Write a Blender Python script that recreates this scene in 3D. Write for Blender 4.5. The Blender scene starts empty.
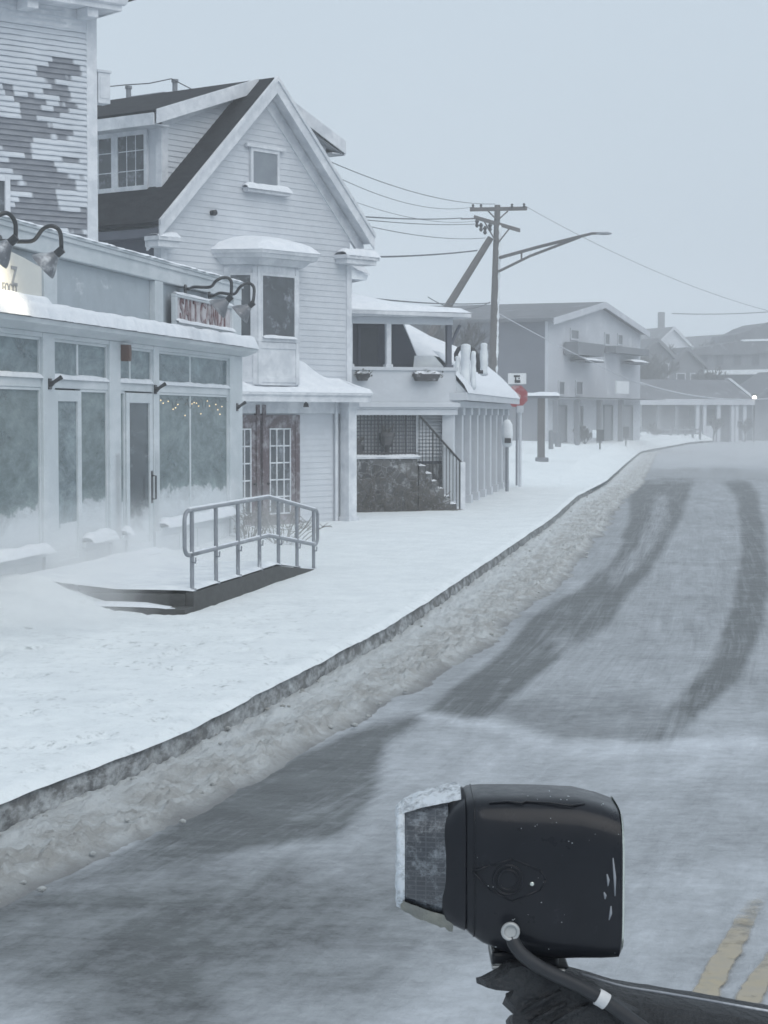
import bpy, bmesh, math, random
import numpy as np
from mathutils import Vector, Matrix
random.seed(7)
PI = math.pi
sc = bpy.context.scene
COL = sc.collection

# ------------------------------------------------------------------ survey helpers
CAMZ, FPX, HZ = 2.4, 2000.0, 416.0
PITCH = math.atan((512 - HZ) / FPX)
def ray(px, py):
    x = (px - 384) / FPX; y = (512 - py) / FPX
    c, s = math.cos(PITCH), math.sin(PITCH)
    return (x, c + y * s, -s + y * c)
def G(px, py, z=0.0):
    d = ray(px, py); t = (z - CAMZ) / d[2]
    return (d[0] * t, d[1] * t)
def AT(px, py, Y):
    d = ray(px, py); t = Y / d[1]
    return Vector((d[0] * t, Y, CAMZ + d[2] * t))
class Frame:
    """vertical plane: u runs along it, n out of it, z up"""
    def __init__(s, o, az):
        a = math.radians(az); s.o = o
        s.u = (math.sin(a), math.cos(a)); s.n = (math.cos(a), -math.sin(a)); s.az = a
    def P(s, u, n, z):
        return (s.o[0] + u * s.u[0] + n * s.n[0], s.o[1] + u * s.u[1] + n * s.n[1], z)
    def hit(s, px, py, n=0.0):
        d = ray(px, py)
        den = d[0] * s.n[0] + d[1] * s.n[1]
        t = (s.o[0] * s.n[0] + s.o[1] * s.n[1] + n) / den
        X, Y, Z = d[0] * t, d[1] * t, CAMZ + d[2] * t
        return (X - s.o[0]) * s.u[0] + (Y - s.o[1]) * s.u[1], Z
WORLD = Frame((0, 0), 90)          # u = +X, n = -Y

# ------------------------------------------------------------------ noise
_rng = np.random.RandomState(3)
_T = _rng.rand(256, 256)
def vnoise(x, y):
    x = np.asarray(x, float); y = np.asarray(y, float)
    xi = np.floor(x).astype(int); yi = np.floor(y).astype(int)
    fx = x - xi; fy = y - yi
    fx = fx * fx * (3 - 2 * fx); fy = fy * fy * (3 - 2 * fy)
    a = _T[yi & 255, xi & 255]; b = _T[yi & 255, (xi + 1) & 255]
    c = _T[(yi + 1) & 255, xi & 255]; d = _T[(yi + 1) & 255, (xi + 1) & 255]
    return a + (b - a) * fx + (c - a) * fy + (a - b - c + d) * fx * fy
def fbm(x, y, o=4, g=0.5):
    s = 0; w = 1; t = 0
    for i in range(o):
        s = s + w * vnoise(x * 2 ** i + 17.3 * i, y * 2 ** i + 5.1 * i); t += w; w *= g
    return s / t

# ------------------------------------------------------------------ materials
def nd(nt, t, **k):
    n = nt.nodes.new(t)
    for a, b in k.items():
        if a.startswith('i_'): n.inputs[int(a[2:])].default_value = b
        else: setattr(n, a, b)
    return n
def newmat(name):
    m = bpy.data.materials.new(name); m.use_nodes = True
    nt = m.node_tree; nt.nodes.clear()
    out = nd(nt, 'ShaderNodeOutputMaterial'); bs = nd(nt, 'ShaderNodeBsdfPrincipled')
    nt.links.new(bs.outputs[0], out.inputs[0])
    return m, nt, bs, out
def ramp(nt, src, p0, p1, c0=(0, 0, 0, 1), c1=(1, 1, 1, 1)):
    r = nd(nt, 'ShaderNodeValToRGB')
    r.color_ramp.elements[0].position = p0; r.color_ramp.elements[0].color = c0
    r.color_ramp.elements[1].position = p1; r.color_ramp.elements[1].color = c1
    nt.links.new(src, r.inputs[0]); return r
def mix(nt, fac, a, b, blend='MIX'):
    m = nd(nt, 'ShaderNodeMix', data_type='RGBA', blend_type=blend)
    for sock, v in ((0, fac), (6, a), (7, b)):
        if hasattr(v, 'is_output'): nt.links.new(v, m.inputs[sock])
        else: m.inputs[sock].default_value = v if sock == 0 else (*v[:3], 1)
    return m.outputs[2]
def noise(nt, scale, detail=5, rough=0.6, vec=None, sc3=None, coord='Object', dist=0.0):
    tc = nd(nt, 'ShaderNodeTexCoord')
    v = vec or tc.outputs[coord]
    if sc3:
        mp = nd(nt, 'ShaderNodeMapping'); mp.inputs['Scale'].default_value = sc3
        nt.links.new(v, mp.inputs[0]); v = mp.outputs[0]
    n = nd(nt, 'ShaderNodeTexNoise'); n.inputs['Scale'].default_value = scale
    n.inputs['Detail'].default_value = detail; n.inputs['Roughness'].default_value = rough
    n.inputs['Distortion'].default_value = dist
    nt.links.new(v, n.inputs['Vector']); return n.outputs['Fac']
def bump(nt, bs, h, strength=0.3, dist=0.02):
    b = nd(nt, 'ShaderNodeBump'); b.inputs['Strength'].default_value = strength
    b.inputs['Distance'].default_value = dist
    nt.links.new(h, b.inputs['Height']); nt.links.new(b.outputs[0], bs.inputs['Normal'])
def M(name, c, c2=None, rough=0.6, scale=6, sc3=None, p=(0.35, 0.65), metal=0.0, bmp=0.0, bscale=None, spec=0.4,
      frost=0.0, fscale=2.0, fsc3=None, fcol=(0.78, 0.80, 0.83)):
    """two-tone noisy surface, optionally with snow plastered on it"""
    m, nt, bs, out = newmat(name)
    c2 = c2 or tuple(x * 0.82 for x in c)
    f = noise(nt, scale, sc3=sc3)
    col = mix(nt, ramp(nt, f, *p).outputs[0], c, c2)
    fine = noise(nt, scale * 9, 3)
    col = mix(nt, 0.25, col, mix(nt, fine, tuple(x * 0.7 for x in c), tuple(min(1, x * 1.25) for x in c)))
    if frost > 0:
        fn = noise(nt, fscale, 8, 0.7, sc3=fsc3)
        fr = ramp(nt, fn, max(0.0, 0.78 - frost * 0.6), min(1.0, 0.9 - frost * 0.35))
        col = mix(nt, fr.outputs[0], col, fcol)
    nt.links.new(col, bs.inputs['Base Color'])
    bs.inputs['Roughness'].default_value = rough; bs.inputs['Metallic'].default_value = metal
    bs.inputs['Specular IOR Level'].default_value = spec
    if bmp: bump(nt, bs, noise(nt, bscale or scale * 4, 6), bmp, 0.02)
    return m
SN = (0.82, 0.86, 0.88)
def snow_mat(name, c=SN, dark=(0.62, 0.66, 0.71), scale=3.0, b=0.5, bs_=14):
    m, nt, bs, out = newmat(name)
    f = noise(nt, scale, 6)
    col = mix(nt, ramp(nt, f, 0.35, 0.7).outputs[0], c, dark)
    nt.links.new(col, bs.inputs['Base Color'])
    bs.inputs['Roughness'].default_value = 0.85; bs.inputs['Specular IOR Level'].default_value = 0.15
    bump(nt, bs, noise(nt, bs_, 7, 0.65), b, 0.03)
    return m
m_snow = snow_mat('snow', b=0.35)
m_snowcap = snow_mat('wind packed snow', (0.78, 0.81, 0.85), (0.68, 0.72, 0.77), 5, 0.5, 18)
m_shop = M('shop paint', (0.54, 0.59, 0.62), (0.48, 0.525, 0.555), 0.55, 3, p=(0.3, 0.7), bmp=0.12, bscale=30, frost=0.55, fscale=1.8, fsc3=(1, .3, 1), fcol=(.68,.71,.74))
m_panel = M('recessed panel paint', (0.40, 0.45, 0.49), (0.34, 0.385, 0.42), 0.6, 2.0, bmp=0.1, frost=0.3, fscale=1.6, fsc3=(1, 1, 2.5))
m_siding = M('house clapboard paint', (0.58, 0.61, 0.65), (0.52, 0.55, 0.59), 0.65, 1.2, bmp=0.1, frost=0.5, fscale=1.3, fsc3=(1, 1, 2), fcol=(0.63, 0.66, 0.70))
m_trim = M('house trim paint', (0.58, 0.61, 0.65), (0.52, 0.55, 0.59), 0.6, 3, frost=0.6, fscale=2.5)
m_shingle = M('dark asphalt shingles', (0.022, 0.024, 0.028), (0.042, 0.046, 0.052), 0.9, 3.5, sc3=(1, 1, 3), bmp=0.5, bscale=20, spec=.15, frost=0.14, fscale=7, fsc3=(1, 1, 2.5), fcol=(0.22, 0.235, 0.25))
m_greywall = M('grey stucco and eave shade', (0.13, 0.14, 0.17), (0.10, 0.11, 0.135), 0.8, 0.8, bmp=0.1, frost=0.15, fscale=0.6)
m_far_light = M('pale far wall', (0.50, 0.52, 0.56), (0.42, 0.44, 0.48), 0.8, 0.6, frost=0.3, fscale=0.8)
m_far_mid = M('dull far wall', (0.17, 0.18, 0.2), (0.13, 0.14, 0.16), 0.8, 0.6, frost=0.2, fscale=0.8)
m_far_dark = M('far shingles', (0.10, 0.105, 0.12), (0.14, 0.15, 0.17), 0.85, 1.0, frost=0.35, fscale=0.9, fcol=(0.4, 0.42, 0.46))
m_far_glass = M('far window glass', (0.06, 0.07, 0.085), (0.09, 0.10, 0.12), 0.3, 2)
m_darkglass = M('dark window glass', (0.07, 0.08, 0.09), (0.12, 0.135, 0.15), 0.25, 2.2, frost=0.4, fscale=4, fcol=(0.35, 0.38, 0.42))
m_attic = M('shuttered attic pane', (0.24, 0.27, 0.30), (0.20, 0.225, 0.26), 0.5, 3)
m_doorwood = M('maroon door paint', (0.115, 0.088, 0.098), (0.09, 0.07, 0.078), 0.5, 5, frost=0.5, fscale=5, fcol=(0.4, 0.4, 0.43))
m_iron = M('black iron', (0.02, 0.022, 0.026), (0.035, 0.037, 0.04), 0.45, 8, spec=0.5)
m_lampmetal = M('gooseneck enamel', (0.03, 0.033, 0.037), (0.05, 0.055, 0.06), 0.35, 8, frost=0.1, fscale=9)
m_shade = M('lamp shade enamel', (0.16, 0.17, 0.19), (0.1, 0.11, 0.125), 0.35, 6, frost=0.5, fscale=5, fcol=(.6,.63,.66))
m_steel = M('painted rail steel', (0.26, 0.28, 0.31), (0.19, 0.205, 0.23), 0.5, 6, frost=0.33, fscale=9, spec=0.5)
m_ramp = M('wet dark timber', (0.045, 0.047, 0.045), (0.075, 0.078, 0.078), 0.75, 5, sc3=(1, 1, 3), bmp=0.4, frost=0.15, fscale=8, fcol=(0.45, 0.48, 0.5))
m_pole = M('weathered pole wood', (0.10, 0.095, 0.095), (0.15, 0.145, 0.145), 0.85, 4, sc3=(6, 6, 0.6), bmp=0.3, frost=0.2, fscale=3, fsc3=(4, 4, .5))
m_polesnow = snow_mat('snow plastered on pole')
m_wire = M('cable sheath', (0.10, 0.11, 0.125), rough=0.6)
m_twig = M('bare bark', (0.06, 0.06, 0.062), (0.09, 0.09, 0.092), 0.9, 5)
m_plant = M('frosted stems', (0.10, 0.095, 0.085), (0.16, 0.15, 0.14), 0.9, 9, frost=0.35, fscale=12)
m_leaf = M('frosted leaves', (0.08, 0.095, 0.08), (0.12, 0.12, 0.10), 0.9, 9, frost=0.4, fscale=12)
m_pot = M('dark pot', (0.07, 0.07, 0.075), (0.1, 0.1, 0.105), 0.7, 6, frost=0.3, fscale=8)
m_kerb = M('granite kerb', (0.20, 0.205, 0.205), (0.08, 0.085, 0.09), 0.85, 5, p=(0.35, 0.6), bmp=1.0, bscale=9, frost=0.58, fscale=7, fsc3=(1.5, .45, 1.5), fcol=(0.5, 0.53, 0.55))
m_red = M('red sign paint', (0.33, 0.055, 0.065), (0.27, 0.05, 0.06), 0.5, 6, frost=0.5, fscale=5, fcol=(.45,.36,.37))
m_white = M('white sign paint', (0.72, 0.74, 0.76), (0.6, 0.62, 0.64), 0.5, 4)
m_blackp = M('black sign paint', (0.03, 0.03, 0.035), rough=0.5)
m_interior = M('dim shop interior', (0.10, 0.15, 0.16), (0.22, 0.29, 0.30), 0.8, 0.9, p=(0.4, 0.6))
m_boxbrown = M('rusty box', (0.14, 0.09, 0.075), rough=0.6)

def stone_mat():
    m, nt, bs, out = newmat('rubble stone')
    tc = nd(nt, 'ShaderNodeTexCoord')
    v = nd(nt, 'ShaderNodeTexVoronoi', feature='DISTANCE_TO_EDGE'); v.inputs['Scale'].default_value = 4.5
    v2 = nd(nt, 'ShaderNodeTexVoronoi'); v2.inputs['Scale'].default_value = 4.5
    nz = nd(nt, 'ShaderNodeTexNoise'); nz.inputs['Scale'].default_value = 3
    mp = nd(nt, 'ShaderNodeMix', data_type='RGBA', blend_type='MIX'); mp.inputs[0].default_value = 0.12
    nt.links.new(tc.outputs['Object'], nz.inputs[0])
    nt.links.new(tc.outputs['Object'], mp.inputs[6]); nt.links.new(nz.outputs['Color'], mp.inputs[7])
    for q in (v, v2): nt.links.new(mp.outputs[2], q.inputs['Vector'])
    c = mix(nt, v2.outputs['Color'], (0.05, 0.052, 0.056), (0.15, 0.15, 0.15))
    j = ramp(nt, v.outputs['Distance'], 0.0, 0.06)
    c = mix(nt, j.outputs[0], (0.20, 0.205, 0.21), c)
    fr = ramp(nt, noise(nt, 5, 8, 0.7), 0.52, 0.66)
    c = mix(nt, fr.outputs[0], c, (0.42, 0.44, 0.46))
    nt.links.new(c, bs.inputs['Base Color']); bs.inputs['Roughness'].default_value = 0.9
    bump(nt, bs, j.outputs[0], 0.6, 0.03)
    return m
m_stone = stone_mat()

def glass_mat(name, lo=0.42, hi=0.62, frostcol=(0.36, 0.45, 0.47), tint=(0.55, 0.72, 0.72), sill=1.0):
    """shop glass: clear pane behind hoar frost; frost is thicker along the sill (UV y)"""
    m, nt, bs, out = newmat(name)
    nt.nodes.remove(bs)
    tr = nd(nt, 'ShaderNodeBsdfTransparent'); tr.inputs[0].default_value = (*tint, 1)
    gl = nd(nt, 'ShaderNodeBsdfGlossy'); gl.inputs[0].default_value = (0.8, 0.85, 0.88, 1); gl.inputs[1].default_value = 0.12
    fz = nd(nt, 'ShaderNodeFresnel'); fz.inputs[0].default_value = 1.5
    a = nd(nt, 'ShaderNodeMixShader')
    nt.links.new(fz.outputs[0], a.inputs[0]); nt.links.new(tr.outputs[0], a.inputs[1]); nt.links.new(gl.outputs[0], a.inputs[2])
    df = nd(nt, 'ShaderNodeBsdfDiffuse')
    c = mix(nt, ramp(nt, noise(nt, 7, 8, 0.75, sc3=(1, .3, 0.9)), 0.35, 0.65).outputs[0], frostcol, tuple(x * 0.62 for x in frostcol))
    uv = nd(nt, 'ShaderNodeUVMap'); sp = nd(nt, 'ShaderNodeSeparateXYZ'); nt.links.new(uv.outputs[0], sp.inputs[0])
    rime = nd(nt, 'ShaderNodeMath', operation='MULTIPLY_ADD'); nt.links.new(noise(nt, 2.5, 7, .7, sc3=(1, .35, .8)), rime.inputs[0]); rime.inputs[1].default_value = -0.9; nt.links.new(sp.outputs[1], rime.inputs[2])
    c = mix(nt, ramp(nt, rime.outputs[0], -0.75, 0.05, (sill, sill, sill, 1), (0, 0, 0, 1)).outputs[0], c, (0.62, 0.66, 0.69))
    nt.links.new(c, df.inputs[0])
    n1 = noise(nt, 2.2, 10, 0.78, sc3=(1, .28, 0.9), dist=0.5)
    up = ramp(nt, sp.outputs[1], 0.0, 0.7, (0.45 * sill, 0.45 * sill, 0.45 * sill, 1), (0, 0, 0, 1))
    ad = nd(nt, 'ShaderNodeMath', operation='ADD'); nt.links.new(n1, ad.inputs[0]); nt.links.new(up.outputs[0], ad.inputs[1])
    fr = ramp(nt, ad.outputs[0], lo, hi, (0.30, 0.30, 0.30, 1), (0.97, 0.97, 0.97, 1))
    mx = nd(nt, 'ShaderNodeMixShader')
    nt.links.new(fr.outputs[0], mx.inputs[0]); nt.links.new(a.outputs[0], mx.inputs[1]); nt.links.new(df.outputs[0], mx.inputs[2])
    nt.links.new(mx.outputs[0], out.inputs[0])
    return m
m_glass = glass_mat('frosted shop glass', 0.34, 0.78, (0.37, 0.44, 0.455))
m_glass_hi = glass_mat('frosted transom glass', 0.36, 0.62, (0.36, 0.43, 0.46), sill=0.0)

# ------------------------------------------------------------------ mesh builder
class MB:
    def __init__(s): s.v = []; s.f = []; s.uv = None
    def add(s, vs, fs):
        b = len(s.v); s.v += [tuple(p) for p in vs]; s.f += [tuple(i + b for i in f) for f in fs]; return s
    def box(s, fr, u, n, z):
        vs = [fr.P(a, b, c) for c in z for b in n for a in u]
        return s.add(vs, [(0, 2, 3, 1), (4, 5, 7, 6), (0, 1, 5, 4), (2, 6, 7, 3), (0, 4, 6, 2), (1, 3, 7, 5)])
    def prism(s, pts0, pts1):
        k = len(pts0)
        return s.add(list(pts0) + list(pts1), [tuple(range(k))[::-1], tuple(range(k, 2 * k))] + [(i, (i + 1) % k, k + (i + 1) % k, k + i) for i in range(k)])
    def poly(s, fr, pts, n0, n1):
        """polygon given as (u,z) extruded from n0 to n1"""
        return s.prism([fr.P(a, n0, z) for a, z in pts], [fr.P(a, n1, z) for a, z in pts])
    def slab(s, quad, t):
        q = [Vector(p) for p in quad]; nrm = (q[1] - q[0]).cross(q[2] - q[0]).normalized() * t
        if nrm.z < 0: nrm = -nrm
        return s.prism([tuple(p) for p in q], [tuple(p + nrm) for p in q])
    def tube(s, pts, r, k=8, cap=True):
        pts = [Vector(p) for p in pts]; rs = r if isinstance(r, (list, tuple)) else [r] * len(pts)
        rings = []; b = len(s.v); prev = None
        for i, p in enumerate(pts):
            t = (pts[min(i + 1, len(pts) - 1)] - pts[max(i - 1, 0)]).normalized()
            if prev is None:
                a = t.cross(Vector((0, 0, 1)));
                if a.length < 0.05: a = t.cross(Vector((1, 0, 0)))
            else:
                a = prev - t * prev.dot(t)
            a.normalize(); prev = a; c = t.cross(a)
            for j in range(k):
                an = 2 * PI * j / k
                s.v.append(tuple(p + (a * math.cos(an) + c * math.sin(an)) * rs[i]))
        for i in range(len(pts) - 1):
            for j in range(k):
                s.f.append((b + i * k + j, b + i * k + (j + 1) % k, b + (i + 1) * k + (j + 1) % k, b + (i + 1) * k + j))
        if cap:
            s.f.append(tuple(b + j for j in range(k))[::-1]); s.f.append(tuple(b + (len(pts) - 1) * k + j for j in range(k)))
        return s
    def rings(s, rings, cap=True):
        k = len(rings[0]); b = len(s.v)
        for r in rings: s.v += [tuple(p) for p in r]
        for i in range(len(rings) - 1):
            for j in range(k):
                s.f.append((b + i * k + j, b + i * k + (j + 1) % k, b + (i + 1) * k + (j + 1) % k, b + (i + 1) * k + j))
        if cap:
            s.f.append(tuple(b + j for j in range(k))[::-1]); s.f.append(tuple(b + (len(rings) - 1) * k + j for j in range(k)))
        return s
    def grid(s, P):
        """P: (rows, cols, 3) array"""
        r, c, _ = P.shape; b = len(s.v)
        s.v += [tuple(x) for x in P.reshape(-1, 3).tolist()]
        s.f += [(b + i * c + j, b + i * c + j + 1, b + (i + 1) * c + j + 1, b + (i + 1) * c + j) for i in range(r - 1) for j in range(c - 1)]
        return s

def fix_normals(me):
    bm = bmesh.new(); bm.from_mesh(me); bmesh.ops.recalc_face_normals(bm, faces=bm.faces); bm.to_mesh(me); bm.free()
def obj(name, mb, mat, parent=None, smooth=False, bev=0.0, fix=True, origin=None):
    me = bpy.data.meshes.new(name)
    v = mb.v
    if parent is not None: o0 = root_loc(parent)
    elif origin is not None: o0 = Vector(origin)
    else: o0 = Vector((0, 0, 0))
    if o0.length > 0: v = [(x - o0.x, y - o0.y, z - o0.z) for x, y, z in v]
    me.from_pydata(v, [], mb.f); me.update()
    if fix: fix_normals(me)
    if smooth:
        me.polygons.foreach_set('use_smooth', [True] * len(me.polygons))
        if smooth == 'auto': me.set_sharp_from_angle(angle=math.radians(38))
    me.materials.append(mat)
    o = bpy.data.objects.new(name, me); COL.objects.link(o)
    if parent is not None: o.parent = parent
    else: o.location = o0
    if bev:
        b = o.modifiers.new('bevel', 'BEVEL'); b.width = bev; b.segments = 2; b.limit_method = 'ANGLE'
    return o
def root_loc(o):
    while o.parent is not None: o = o.parent
    return Vector(o.location)
def tag(o, label=None, cat=None, group=None, kind=None):
    if label: o['label'] = label
    if cat: o['category'] = cat
    if group: o['group'] = group
    if kind: o['kind'] = kind
    return o
def thing(name, label, cat, loc, group=None):
    o = bpy.data.objects.new(name, None); COL.objects.link(o); o.location = loc
    o.empty_display_size = 0.2
    return tag(o, label, cat, group)

def snow_strip(mb, fr, u, n, z, h=0.06, du=0.06, seed=0, under=0.01, ragged=0.35):
    """rounded heap of snow lying on a ledge"""
    u0, u1 = u; n0, n1 = n
    U = np.arange(u0, u1 + du, du); U[-1] = u1
    K = 9
    t = np.linspace(0, 1, K)
    P = np.zeros((len(U), K, 3))
    hh = h * (1 - ragged + 2 * ragged * fbm(U * 2.3 + seed * 13.7, np.full(len(U), seed * 3.1), 4))
    e = 0.5 + 0.5 * np.minimum(1, np.minimum(U - u0, u1 - U) / 0.08)
    for j in range(K):
        prof = (1 - abs(2 * t[j] - 1) ** 3.0)
        nn = n0 + (n1 - n0) * t[j]
        edge = (fbm(U * 6 + seed, np.full(len(U), seed + 4.4), 3) - 0.5) * 0.35 * abs(n1 - n0) * (t[j] > 0.8)
        zz = z - under + (hh * prof + under) * (1 if 0 < j < K - 1 else 0) * e
        for i in range(len(U)):
            P[i, j] = fr.P(U[i], nn + edge[i] if edge.shape else nn, zz[i])
    mb.grid(P); return mb

# ================================================================== CAMERA
cam = bpy.data.cameras.new('camera'); co = bpy.data.objects.new('camera', cam); COL.objects.link(co)
co.location = (0, 0, CAMZ); co.rotation_euler = (PI / 2 - PITCH, 0, 0)
cam.sensor_fit = 'VERTICAL'; cam.sensor_height = 24; cam.lens = FPX / 1024 * 24
cam.clip_start = 0.05; cam.clip_end = 3000
cam.dof.use_dof = True; cam.dof.focus_distance = 3.4; cam.dof.aperture_fstop = 45
sc.camera = co

sc.cycles.use_denoising = True; sc.cycles.volume_bounces = 4; sc.cycles.max_bounces = 10
sc.view_settings.view_transform = 'Standard'; sc.view_settings.look = 'None'
sc.view_settings.exposure = 0.14

# ================================================================== LIGHT, SKY, AIR
w = bpy.data.worlds.new('World'); sc.world = w; w.use_nodes = True
nt = w.node_tree; nt.nodes.clear()
wo = nd(nt, 'ShaderNodeOutputWorld'); bg = nd(nt, 'ShaderNodeBackground')
sky = nd(nt, 'ShaderNodeTexSky', sky_type='NISHITA'); sky.sun_disc = False
SUN_EL, SUN_AZ = math.radians(52), math.radians(150)
sky.sun_elevation = SUN_EL; sky.sun_rotation = SUN_AZ; sky.air_density = 2.0; sky.dust_density = 6.0; sky.ozone_density = 2.0
hsv = nd(nt, 'ShaderNodeHueSaturation'); hsv.inputs['Saturation'].default_value = 0.35
nt.links.new(sky.outputs[0], hsv.inputs['Color'])
# cloud deck: mostly even, faint large soft variation
cl = noise(nt, 1.6, 4, 0.5, coord='Generated')
deck = mix(nt, ramp(nt, cl, 0.3, 0.75).outputs[0], (5.15, 6.15, 7.15), (5.9, 6.95, 8.0))
nt.links.new(mix(nt, 0.82, hsv.outputs[0], deck), bg.inputs[0])
bg.inputs[1].default_value = 0.10
nt.links.new(bg.outputs[0], wo.inputs[0])
sl = bpy.data.lights.new('sun', 'SUN'); so = bpy.data.objects.new('sun', sl); COL.objects.link(so)
sl.energy = 1.15; sl.angle = math.radians(60); sl.color = (1.0, 0.97, 0.93)
so.rotation_euler = (PI / 2 - SUN_EL, 0, PI - SUN_AZ)
so.location = (0, 0, 30)

hz = MB().box(WORLD, (-160, 260), (-420, 12), (-1.2, 27))
hm = bpy.data.materials.new('blizzard air'); hm.use_nodes = True; n_ = hm.node_tree; n_.nodes.clear()
ho = nd(n_, 'ShaderNodeOutputMaterial'); pv = nd(n_, 'ShaderNodeVolumePrincipled')
pv.inputs['Color'].default_value = (0.985, 0.992, 1.0, 1); pv.inputs['Density'].default_value = 0.0027
pv.inputs['Anisotropy'].default_value = 0.1
n_.links.new(pv.outputs[0], ho.inputs['Volume'])
tag(obj('haze', hz, hm), 'pale air full of blowing snow filling the whole street', 'haze', kind='stuff')

# ================================================================== GROUND
KP = [(-5.0, 2.0), (-3.5, 7.0), G(0, 831), G(125, 781), G(200, 746), G(300, 690), G(384, 644), G(434, 609), G(489, 570), G(549, 527),
      G(576, 502), G(605, 486), G(626, 466), G(640, 454), G(690, 444), G(768, 438), (80, 330), (130, 420)]
_ky = np.array([p[1] for p in KP]); _kx = np.array([p[0] for p in KP])
_yy = np.linspace(2, 420, 4000); _xx = np.interp(_yy, _ky, _kx)
_ker = None
_sm = _xx.copy()
for it in range(60):
    _sm[1:-1] = 0.25 * _sm[:-2] + 0.5 * _sm[1:-1] + 0.25 * _sm[2:]
def K(y): return np.interp(y, _yy, _sm)
KT = 0.19    # kerb height

Ysp = [2.5]
while Ysp[-1] < 400: Ysp.append(Ysp[-1] * 1.0062)
Ys = np.array(Ysp)

ground = MB().box(WORLD, (-155, 255), (-412, 8), (-0.6, -0.06))
tag(obj('ground', ground, m_snow), kind='structure')

# -- road sheet: X measured to the right of the kerb
NU = 230
U = np.concatenate([np.linspace(-0.05, 12, 190), np.linspace(12.4, 60, NU - 190)])
YY, UU = np.meshgrid(Ys, U, indexing='ij')
XX = K(YY) + UU
def screen(X, Y):     # homography of the ground plane, used to place the survey polygons
    c, s = math.cos(PITCH), math.sin(PITCH); Z = -CAMZ
    dep = Y * c - Z * s
    return 384 + FPX * X / dep, 512 - FPX * (Z * c + Y * s) / dep
PX, PY = screen(XX, YY)
def polymask(px, py, poly, soft):
    inside = np.zeros(px.shape, bool); d2 = np.full(px.shape, 1e9)
    n = len(poly)
    for i in range(n):
        x0, y0 = poly[i]; x1, y1 = poly[(i + 1) % n]
        c = ((y0 > py) != (y1 > py)) & (px < (x1 - x0) * (py - y0) / (y1 - y0 + 1e-12) + x0)
        inside ^= c
        L = (x1 - x0) ** 2 + (y1 - y0) ** 2 + 1e-9
        t = np.clip(((px - x0) * (x1 - x0) + (py - y0) * (y1 - y0)) / L, 0, 1)
        d2 = np.minimum(d2, (px - x0 - t * (x1 - x0)) ** 2 + (py - y0 - t * (y1 - y0)) ** 2)
    sd = np.sqrt(d2) * np.where(inside, 1, -1)
    return np.clip(0.5 + sd / soft, 0, 1)
film = np.full(XX.shape, 0.62) - .10 * np.clip((YY - 15) / 2, 0, 1)
far = np.clip((YY - 75) / 25, 0, 1); film = film * (1 - far) + 0.66 * far
wob = (fbm(XX * 0.9, YY * 0.35, 4) - 0.5)
wPX = PX + wob * 9; wPY = PY + (fbm(XX * 1.3 + 9, YY * 0.5, 4) - 0.5) * 10
paint = [
 ([(424, 712), (504, 650), (534, 615), (579, 590), (618, 555), (630, 520), (630, 492), (650, 474), (700, 468), (690, 490), (682, 515), (664, 550), (629, 595), (604, 630), (549, 665), (489, 718), (455, 722)], 0.10, 6),
 ([(610, 572), (636, 548), (648, 520), (655, 495), (668, 495), (668, 520), (650, 552), (612, 590)], 0.42, 7),
 ([(712, 468), (738, 470), (757, 492), (766, 540), (768, 590), (758, 640), (737, 680), (708, 705), (668, 744), (630, 744), (676, 700), (708, 665), (732, 610), (742, 550), (738, 500)], 0.10, 6),
 ([(722, 560), (735, 560), (728, 600), (708, 640), (690, 640), (712, 600)], 0.42, 8),
 ([(484, 712), (559, 742), (704, 740), (640, 690), (560, 690)], 0.36, 16),
 ([(560, 640), (640, 640), (680, 600), (690, 640), (640, 690), (560, 700)], 0.5, 26),
 ([(60, 885), (110, 860), (200, 805), (300, 752), (384, 722), (430, 712), (384, 745), (372, 800), (335, 838), (250, 848), (170, 868)], 0.10, 10),
 ([(-60, 890), (60, 872), (180, 862), (300, 868), (330, 900), (300, 950), (190, 1010), (60, 1010), (-60, 960)], 0.20, 55),
 ([(200, 880), (420, 860), (470, 930), (380, 1010), (240, 1030)], 0.22, 70),
 ([(60, 985), (190, 965), (260, 1040), (60, 1060)], 0.20, 40),
 ([(420, 712), (484, 718), (559, 742), (634, 742), (704, 738), (790, 738), (790, 752), (704, 750), (634, 755), (559, 756), (484, 730), (420, 722)], 0.80, 8),
 ([(590, 476), (640, 470), (770, 470), (770, 482), (640, 480), (600, 486)], 0.42, 6),
]
for ip_, (poly, val, soft) in enumerate(paint):
    m_ = polymask(PX + wob * 4, PY + wob * 3, poly, soft) if ip_ < 4 else polymask(wPX, wPY, poly, soft); film = film * (1 - m_) + val * m_
trk = np.maximum(polymask(wPX, wPY, paint[0][0], 16), polymask(wPX, wPY, paint[2][0], 16)); trk = np.maximum(trk, .8 * polymask(wPX, wPY, paint[6][0], 20))
trk = np.maximum(trk, 0.7 * polymask(wPX, wPY, paint[3][0], 16)); trk = np.maximum(trk, .45 * np.clip((YY - 15) / 3, 0, 1) * np.clip((UU - 1) / .5, 0, 1))
film += 0.30 * (1 - .75 * trk) * (fbm(XX * 1.2 + 3, YY * 0.8 + 8, 5) - 0.5)
zz = 0.012 * (fbm(XX * 1.5, YY * 0.8, 4) - 0.5) * np.clip(film * 1.4, 0, 1)
rd = MB().grid(np.stack([XX, YY, zz], -1))
m, nt, bs, out = newmat('asphalt under thin snow')
at = nd(nt, 'ShaderNodeAttribute', attribute_name='film')
uv = nd(nt, 'ShaderNodeUVMap')
st = noise(nt, 1.0, 8, 0.68, vec=uv.outputs[0], sc3=(3.2, 0.55, 1), dist=0.5)
st2 = noise(nt, 1.0, 7, 0.7, vec=uv.outputs[0], sc3=(11, 1.6, 1), dist=0.8)
cr = noise(nt, 9, 8, 0.7)
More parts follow.
